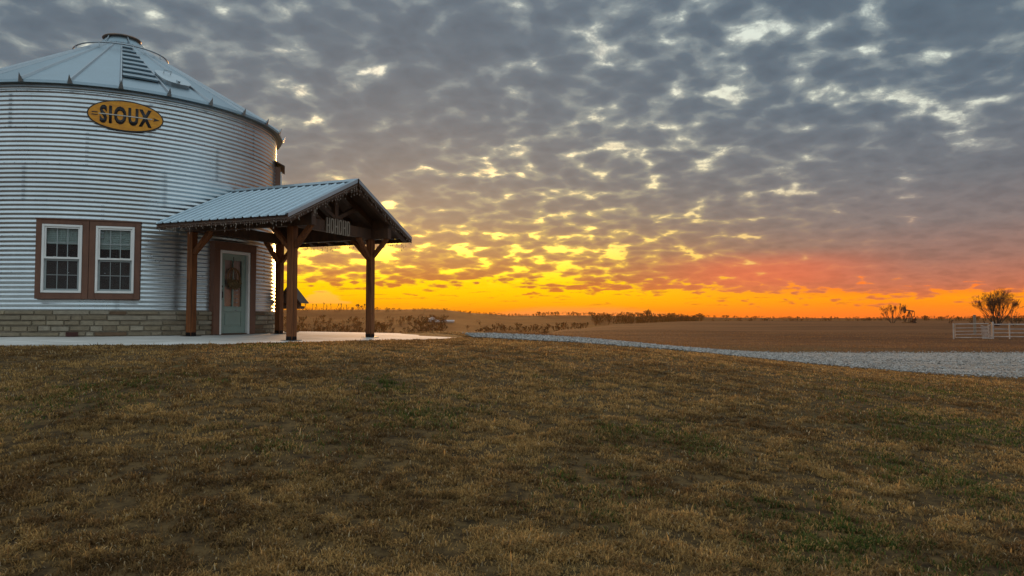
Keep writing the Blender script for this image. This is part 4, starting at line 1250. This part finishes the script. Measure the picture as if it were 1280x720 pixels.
# ------------------------------------------------------------------ white pipe fence, gate, post
def fence():
    # runs from the gate hinge away to the right; a local x axis along the fence
    hx, hy = 40.9, 63.0
    zg = H(hx, hy); ang = R_(-14)
    F = thing('pipe_fence', 'white pipe fence with several rails running off to the right', 'fence', (hx, hy, zg), ang)
    ca, sa = math.cos(ang), math.sin(ang)
    def gz(x): return H(hx+x*ca, hy+x*sa)-zg
    xs = [0.0, 1.25, 2.5, 3.9, 5.3, 6.7, 8.1, 9.5, 10.9]
    for i, x in enumerate(xs):
        p = MB(); r = 0.075 if i == 0 else 0.05
        p.tube([(x,0,gz(x)-.2),(x,0,gz(x)+(1.42 if i == 0 else 1.30))], r, 10); p.tube([(x,0,gz(x)+(1.42 if i == 0 else 1.30)),(x,0,gz(x)+(1.45 if i == 0 else 1.32))],[r,r*.4],10)
        obj('post', p, M_pipe, F, smooth=True)
    for h in (0.18, 0.50, 0.82, 1.22):
        p = MB(); p.tube([(x,0,gz(x)+h) for x in xs], 0.034 if h < 1 else 0.045, 8); obj('rail', p, M_pipe, F, smooth=True)
    # gate across the field entrance, left of the hinge post
    gx, gy = hx-3.35, hy-0.25
    G = thing('pipe_gate', 'closed white five bar pipe gate left of the fence end', 'gate', (gx, gy, H(gx, gy)), R_(4))
    fr = MB(); fr.tube([(0,0,0.12),(0,0,1.25),(2.95,0,1.30),(2.95,0,0.12)], 0.036, 8, closed=True); obj('frame', fr, M_pipe, G, smooth=True)
    for h in (0.38, 0.64, 0.92):
        p = MB(); p.tube([(0.02,0,h),(2.93,0,h+.03)], 0.026, 8); obj('bar', p, M_pipe, G, smooth=True)
    gp = MB(); gp.tube([(-0.14,0.02,-.2),(-0.14,0.02,1.32)],0.06,10); obj('latch_post', gp, M_pipe, G, smooth=True)
    # folded wire panel hanging on the gate
    wx, wy = gx+1.95, gy+0.02
    W = thing('wire_panel', 'sagging pale wire mesh panel leaning on the right end of the gate', 'panel', (wx, wy, H(wx, wy)), R_(4))
    m = MB(); n = 9
    def P(u, v):
        top = 1.16-0.16*math.sin(math.pi*u)+0.06*u; return (0.18+u*0.86+0.04*(1-v)*0.5, -0.10-0.12*(1-v)-0.03*math.sin(u*9), 0.05+v*(top-.05))
    for k in range(n+1):
        m.tube([P(k/n, v) for v in np.linspace(0,1,6)], 0.011, 5)
        m.tube([P(u, k/n) for u in np.linspace(0,1,9)], 0.013 if 0 < k < n else 0.03, 5)
    obj('mesh', m, M_pipe, W)
    px, py = pol(32.0, 92)
    p = MB(); p.box((-0.13,-0.12,-0.3),(0.13,0.12,1.95)); p.box((-0.15,-0.14,1.95),(0.15,0.14,2.02))
    pp = obj('gate_pillar', p, M_woodpost); pp.location = (px, py, H(px, py)); pp.rotation_euler = (0,0,R_(-35)); 
    pp.modifiers.new('bevel','BEVEL').width = 0.02
    tag(pp, 'single pale upright post standing in the field behind the gate', 'post')
fence()

# pale barn in the valley
def barn():
    x, y = pol(-6.15, 690); z = H(x, y)
    B = thing('barn', 'small pale barn with a long low wing in the hazy valley', 'barn', (x, y, z-0.3), R_(12)); B.scale = (0.75,0.75,0.75)
    w = MB(); w.box((-5,-4,0),(5,4,3.6)); w.prism([(-5,3.6),(5,3.6),(0,6.2)], -4, 4, 'y'); obj('wall', w, M_barnW, B)
    r = MB(); r.prism([(-5.6,3.4),(0,6.35),(5.6,3.4),(5.6,3.7),(0,6.65),(-5.6,3.7)], -4.5, 4.5, 'y'); obj('roof', r, M_barnR, B)
    w = MB(); w.box((5.02,-3,0),(27,3,1.7)); obj('wing', w, M_barnW, B)
    r = MB(); r.prism([(-3.6,1.72),(3.6,1.72),(0,2.8)], 5.7, 27.5, 'x'); obj('wing_roof', r, M_barnR, B)
    d = MB(); d.box((-1.6,-4.06,0),(1.6,-4.01,2.9)); obj('door', d, M_dark, B)
barn()

# ------------------------------------------------------------------ sky, sun, haze
SUN_AZ, SUN_EL = -8.5, 4.5
TH0 = 0.135
def world():
    w = bpy.data.worlds.new('World'); scene.world = w; w.use_nodes = True
    t = w.node_tree; nt = NT(t)
    bg = t.nodes['Background']
    d = nt.new('ShaderNodeTexCoord').outputs['Generated']
    s = nt.new('ShaderNodeSeparateXYZ'); nt.put(s.inputs[0], d)
    X, Y, Z = s.outputs
    E = nt.m('MULTIPLY', nt.m('ARCSINE', nt.m('MINIMUM', nt.m('MAXIMUM', Z, -1.0), 1.0)), 57.29578)
    AZ = nt.m('MULTIPLY', nt.m('ARCTAN2', X, Y), 57.29578)
    AD = nt.m('ABSOLUTE', nt.m('WRAP', nt.m('SUBTRACT', AZ, SUN_AZ), 180.0, -180.0))
    zc = nt.m('ADD', nt.m('MAXIMUM', Z, 0.0), 0.24)
    P = nt.vec(nt.m('DIVIDE', X, zc), nt.m('DIVIDE', Y, zc), 0.0)
    big = nt.noise(P, 1.6, 4, 0.5, dim='2D')
    wn = nt.new('ShaderNodeTexNoise'); nt.put(wn.inputs['Vector'], P); wn.inputs['Scale'].default_value = 4.5; wn.inputs['Detail'].default_value = 5
    wv = nt.new('ShaderNodeVectorMath', operation='MULTIPLY_ADD'); nt.put(wv.inputs[0], wn.outputs['Color']); wv.inputs[1].default_value = (0.10,0.10,0); nt.put(wv.inputs[2], P)
    PW = nt.vmap(wv.outputs[0], (1,1,1), (3.1,1.7,0), (0,0,R_(25)))
    vo = nt.new('ShaderNodeTexVoronoi', feature='SMOOTH_F1', voronoi_dimensions='2D'); nt.put(vo.inputs['Vector'], PW); vo.inputs['Scale'].default_value = 9.5; vo.inputs['Smoothness'].default_value = 0.7
    fine = nt.noise(PW, 10.0, 8, 0.55, dim='2D')
    wisp = nt.noise(PW, 34.0, 8, 0.62, dim='2D')
    v2 = nt.new('ShaderNodeTexVoronoi', feature='SMOOTH_F1', voronoi_dimensions='2D'); nt.put(v2.inputs['Vector'], PW); v2.inputs['Scale'].default_value = 21.0; v2.inputs['Smoothness'].default_value = 0.5
    dens = nt.m('ADD', nt.m('MULTIPLY', nt.m('SUBTRACT', 0.42, vo.outputs['Distance']), 0.95), nt.m('MULTIPLY', nt.m('SUBTRACT', 0.42, v2.outputs['Distance']), 0.45))
    dens = nt.m('ADD', dens, nt.m('MULTIPLY', nt.m('SUBTRACT', fine, 0.5), 0.80))
    dens = nt.m('ADD', dens, nt.m('MULTIPLY', nt.m('SUBTRACT', big, 0.5), 0.80))
    dens = nt.m('ADD', nt.m('ADD', dens, nt.m('MULTIPLY', nt.m('SUBTRACT', wisp, 0.5), 0.40)), 0.5)
    nearsun = nt.ss(AD, 40, 6)
    lowband = nt.m('MULTIPLY', nt.ss(E, 10.5, 5), nt.ss(AD, 30, 8))
    th = nt.m('ADD', TH0, nt.m('MULTIPLY', lowband, 0.27))
    farR = nt.m('MULTIPLY', nt.ss(E, 15, 9), nt.ss(AD, 22, 42))
    th = nt.m('SUBTRACT', th, nt.m('MULTIPLY', farR, 0.22))
    gap = nt.m('POWER', nt.ss(dens, nt.m('ADD', th, 0.13), nt.m('SUBTRACT', th, 0.16)), 1.25)
    halo = nt.ss(dens, nt.m('ADD', th, 0.42), nt.m('SUBTRACT', th, 0.02))
    f = nt.m('DIVIDE', E, 30.0, clamp=True)
    cn = nt.ramp(f, [(0.0,lin((255,128,30))),(0.05,lin((240,130,30))),(0.10,lin((204,126,62))),(0.17,lin((172,129,92))),(0.26,lin((140,127,116))),(0.36,lin((120,121,123))),(0.50,lin((107,117,126))),(0.68,lin((100,114,126))),(1.0,lin((100,115,128)))])
    cf = nt.ramp(f, [(0.0,lin((240,120,66))),(0.04,lin((226,114,66))),(0.08,lin((190,113,88))),(0.14,lin((156,115,104))),(0.22,lin((130,119,119))),(0.32,lin((112,116,123))),(0.50,lin((98,113,126))),(0.68,lin((92,109,123))),(1.0,lin((93,110,125)))])
    gn = nt.ramp(f, [(0.0,lin((255,132,34))),(0.03,lin((255,164,14))),(0.08,lin((255,206,14))),(0.14,lin((255,224,44))),(0.22,lin((250,224,100))),(0.30,lin((240,224,156))),(0.42,lin((224,220,186))),(0.60,lin((208,214,202))),(1.0,lin((200,212,208)))])
    gf = nt.ramp(f, [(0.0,lin((255,140,70))),(0.035,lin((255,160,40))),(0.07,lin((250,160,70))),(0.12,lin((214,140,110))),(0.24,lin((170,150,140))),(0.36,lin((196,196,186))),(0.52,lin((206,212,200))),(0.75,lin((196,208,204))),(1.0,lin((200,214,212)))])
    cloud = nt.mix(nearsun, cf, cn); clear = nt.mix(nearsun, gf, gn)
    tx = nt.m('ADD', 0.86, nt.m('MULTIPLY', wisp, 0.28))
    cloud = nt.mix(1.0, cloud, nt.vec(tx, tx, tx), 'MULTIPLY')
    # darker bellies, paler thin parts
    cloud = nt.mix(nt.m('MULTIPLY', nt.ss(dens, 0.45, 0.95), 0.42), cloud, nt.mix(1.0, cloud, (0.60,0.64,0.70,1), 'MULTIPLY'))
    cloud = nt.mix(nt.m('MULTIPLY', halo, 0.28), cloud, clear)
    veil = nt.m('ADD', 0.72, nt.m('MULTIPLY', nt.ss(nt.m('ADD', nt.m('MULTIPLY', wisp, 0.6), nt.m('MULTIPLY', fine, 0.4)), 0.58, 0.36), 0.36))
    clear = nt.mix(nt.ss(E, 4.0, 9.0), clear, nt.mix(1.0, clear, nt.vec(veil, veil, nt.m('ADD', nt.m('MULTIPLY', veil, 0.85), 0.13)), 'MULTIPLY'))
    # rosy patch low on the right
    rose = nt.m('MULTIPLY', nt.ss(nt.m('ABSOLUTE', nt.m('SUBTRACT', AZ, 19.0)), 11.0, 1.0), nt.ss(nt.m('ABSOLUTE', nt.m('SUBTRACT', E, 3.4)), 1.9, 0.2))
    cloud = nt.mix(nt.m('MULTIPLY', rose, 0.48), cloud, lin((250,112,74)))
    col = nt.mix(gap, cloud, clear)
    # clear band over the horizon with thin dark streaks
    SP = nt.vec(nt.m('MULTIPLY', AZ, 0.16), nt.m('MULTIPLY', E, 1.5), 3.0)
    sn = nt.noise(SP, 1.0, 6, 0.6)
    top = nt.m('ADD', nt.m('SUBTRACT', 3.1, nt.m('MULTIPLY', nt.ss(AZ, -4.0, 26.0), 1.3)), nt.m('MULTIPLY', nt.m('SUBTRACT', sn, 0.5), 3.2))
    top = nt.m('ADD', top, nt.m('MULTIPLY', nt.m('SUBTRACT', 0.5, dens), 2.2))
    band = nt.ss(E, nt.m('ADD', top, 0.40), nt.m('SUBTRACT', top, 0.40))
    bn = nt.ramp(nt.m('DIVIDE', E, 5.0, clamp=True), [(0.0,lin((255,112,10))),(0.08,lin((255,136,4))),(0.20,lin((255,168,0))),(0.38,lin((255,200,0))),(0.60,lin((255,218,10))),(1.0,lin((255,228,40)))])
    bf = nt.ramp(nt.m('DIVIDE', E, 5.0, clamp=True), [(0.0,lin((255,108,40))),(0.12,lin((255,128,28))),(0.28,lin((255,154,14))),(0.45,lin((255,124,44))),(1.0,lin((226,112,80)))])
    bcol = nt.mix(nt.ss(AD, 36, 12), bf, bn)
    st = nt.noise(nt.vec(nt.m('MULTIPLY', AZ, 0.42), nt.m('MULTIPLY', E, 4.2), 9.0), 1.0, 5, 0.6)
    stm = nt.m('MULTIPLY', nt.ss(st, 0.56, 0.68), nt.m('MULTIPLY', nt.ss(E, 0.5, 1.2), 0.6))
    bcol = nt.mix(stm, bcol, lin((196,104,36)))
    # salmon bank of distant cloud right on the horizon
    sb = nt.m('MULTIPLY', nt.ss(nt.m('ADD', E, nt.m('MULTIPLY', nt.ss(nt.m('ABSOLUTE', nt.m('SUBTRACT', AZ, 5.0)), 2.0, 12.0), 1.0)), 1.1, 0.45), 0.32)
    bcol = nt.mix(sb, bcol, lin((250,158,112)))
    pk = nt.m('ADD', nt.m('MULTIPLY', nt.ss(nt.m('ABSOLUTE', nt.m('SUBTRACT', AZ, -14.4)), 2.2, 0.0), 0.95), nt.m('ADD', nt.m('MULTIPLY', nt.m('SUBTRACT', sn, 0.5), 1.2), nt.m('MULTIPLY', nt.m('SUBTRACT', st, 0.5), 1.3)))
    bank = nt.m('MULTIPLY', nt.ss(nt.m('SUBTRACT', E, nt.m('ADD', 1.15, pk)), 0.16, -0.16), nt.m('MULTIPLY', nt.ss(E, 1.05, 1.2), nt.ss(nt.m('ABSOLUTE', nt.m('SUBTRACT', AZ, -14.4)), 2.4, 1.8)))
    bcol = nt.mix(nt.m('MULTIPLY', bank, 0.30), bcol, lin((255,186,116)))
    col = nt.mix(band, col, bcol)
    gl = nt.m('ADD', 1.0, nt.m('MULTIPLY', nt.ss(E, 6.0, 1.0), 0.10))
    col = nt.mix(1.0, col, nt.vec(gl, gl, gl), 'MULTIPLY')
    # clear-sky daylight of the same low sun
    sky = nt.new('ShaderNodeTexSky', sky_type='NISHITA'); sky.sun_disc = False
    sky.sun_elevation = R_(SUN_EL); sky.sun_rotation = R_(SUN_AZ); sky.air_density = 1.2; sky.dust_density = 2.0
    skyc = nt.mix(1.0, sky.outputs[0], (0.10,0.10,0.10,1), 'MULTIPLY')
    skyw = nt.m('MULTIPLY', nt.m('ADD', nt.m('MULTIPLY', gap, 0.3), 0.05), nt.ss(E, 2.0, 6.0))
    col = nt.mix(skyw, col, nt.mix(1.0, col, skyc, 'ADD'))
    # overcast dome overhead and behind: unseen cloud brightened to light the bin and patio
    pale = nt.mix(nt.ss(fine, 0.35, 0.65), (0.48,0.57,0.63,1), (0.80,0.93,1.0,1))
    over = nt.m('MAXIMUM', nt.ss(E, 27, 50), nt.m('MULTIPLY', nt.ss(AD, 60, 110), nt.ss(E, 1.0, 16.0)))
    col = nt.mix(over, col, pale)
    bk = nt.m('MULTIPLY', nt.ss(AD, 60, 110), nt.ss(E, 9.0, 0.0))
    col = nt.mix(bk, col, (0.36,0.36,0.40,1))
    col = nt.mix(nt.ss(E, 0.0, -2.0), col, (0.10,0.075,0.055,1))
    nt.put(bg.inputs[0], col); bg.inputs[1].default_value = 1.0
    w.cycles.sampling_method = 'MANUAL'; w.cycles.sample_map_resolution = 1024
world()

sun = bpy.data.lights.new('sun', 'SUN'); sun.energy = 4.0; sun.angle = R_(10); sun.color = (1.0, 0.48, 0.15)
so = bpy.data.objects.new('sun', sun); link(so)
a, e = R_(SUN_AZ), R_(SUN_EL)
dv = Vector((math.sin(a)*math.cos(e), math.cos(a)*math.cos(e), math.sin(e)))
so.rotation_euler = dv.to_track_quat('Z', 'Y').to_euler(); so.location = (-20, 60, 30)

def haze():
    m = bpy.data.materials.new('evening_haze'); m.use_nodes = True; t = m.node_tree
    for n in list(t.nodes):
        if n.type != 'OUTPUT_MATERIAL': t.nodes.remove(n)
    v = t.nodes.new('ShaderNodeVolumePrincipled'); v.inputs['Density'].default_value = 0.00012
    v.inputs['Color'].default_value = (1.0,0.52,0.10,1); v.inputs['Anisotropy'].default_value = 0.25
    t.links.new(v.outputs[0], t.nodes['Material Output'].inputs['Volume'])
    b = MB(); b.box((-2600,-2600,-20),(2600,2600,32))
    o = obj('haze', b, m); tag(o, 'thin warm evening haze over the fields and valley', 'haze', kind='stuff')
haze()

# ------------------------------------------------------------------ camera and output
cam = bpy.data.cameras.new('camera'); cam.sensor_width = 36; cam.lens = 26; cam.clip_start = 0.1; cam.clip_end = 12000
co_ = bpy.data.objects.new('camera', cam); link(co_)
co_.location = CAM; co_.rotation_euler = (R_(90+2.36), 0, 0)
scene.camera = co_
scene.render.engine = 'CYCLES'
scene.cycles.use_denoising = True
scene.cycles.max_bounces = 6; scene.cycles.diffuse_bounces = 2; scene.cycles.glossy_bounces = 3; scene.cycles.transmission_bounces = 4
scene.cycles.volume_bounces = 0; scene.cycles.transparent_max_bounces = 4
scene.view_settings.view_transform = 'Standard'; scene.view_settings.look = 'None'
scene.view_settings.exposure = 0.0; scene.view_settings.gamma = 1.0; scene.view_settings.use_curve_mapping = False
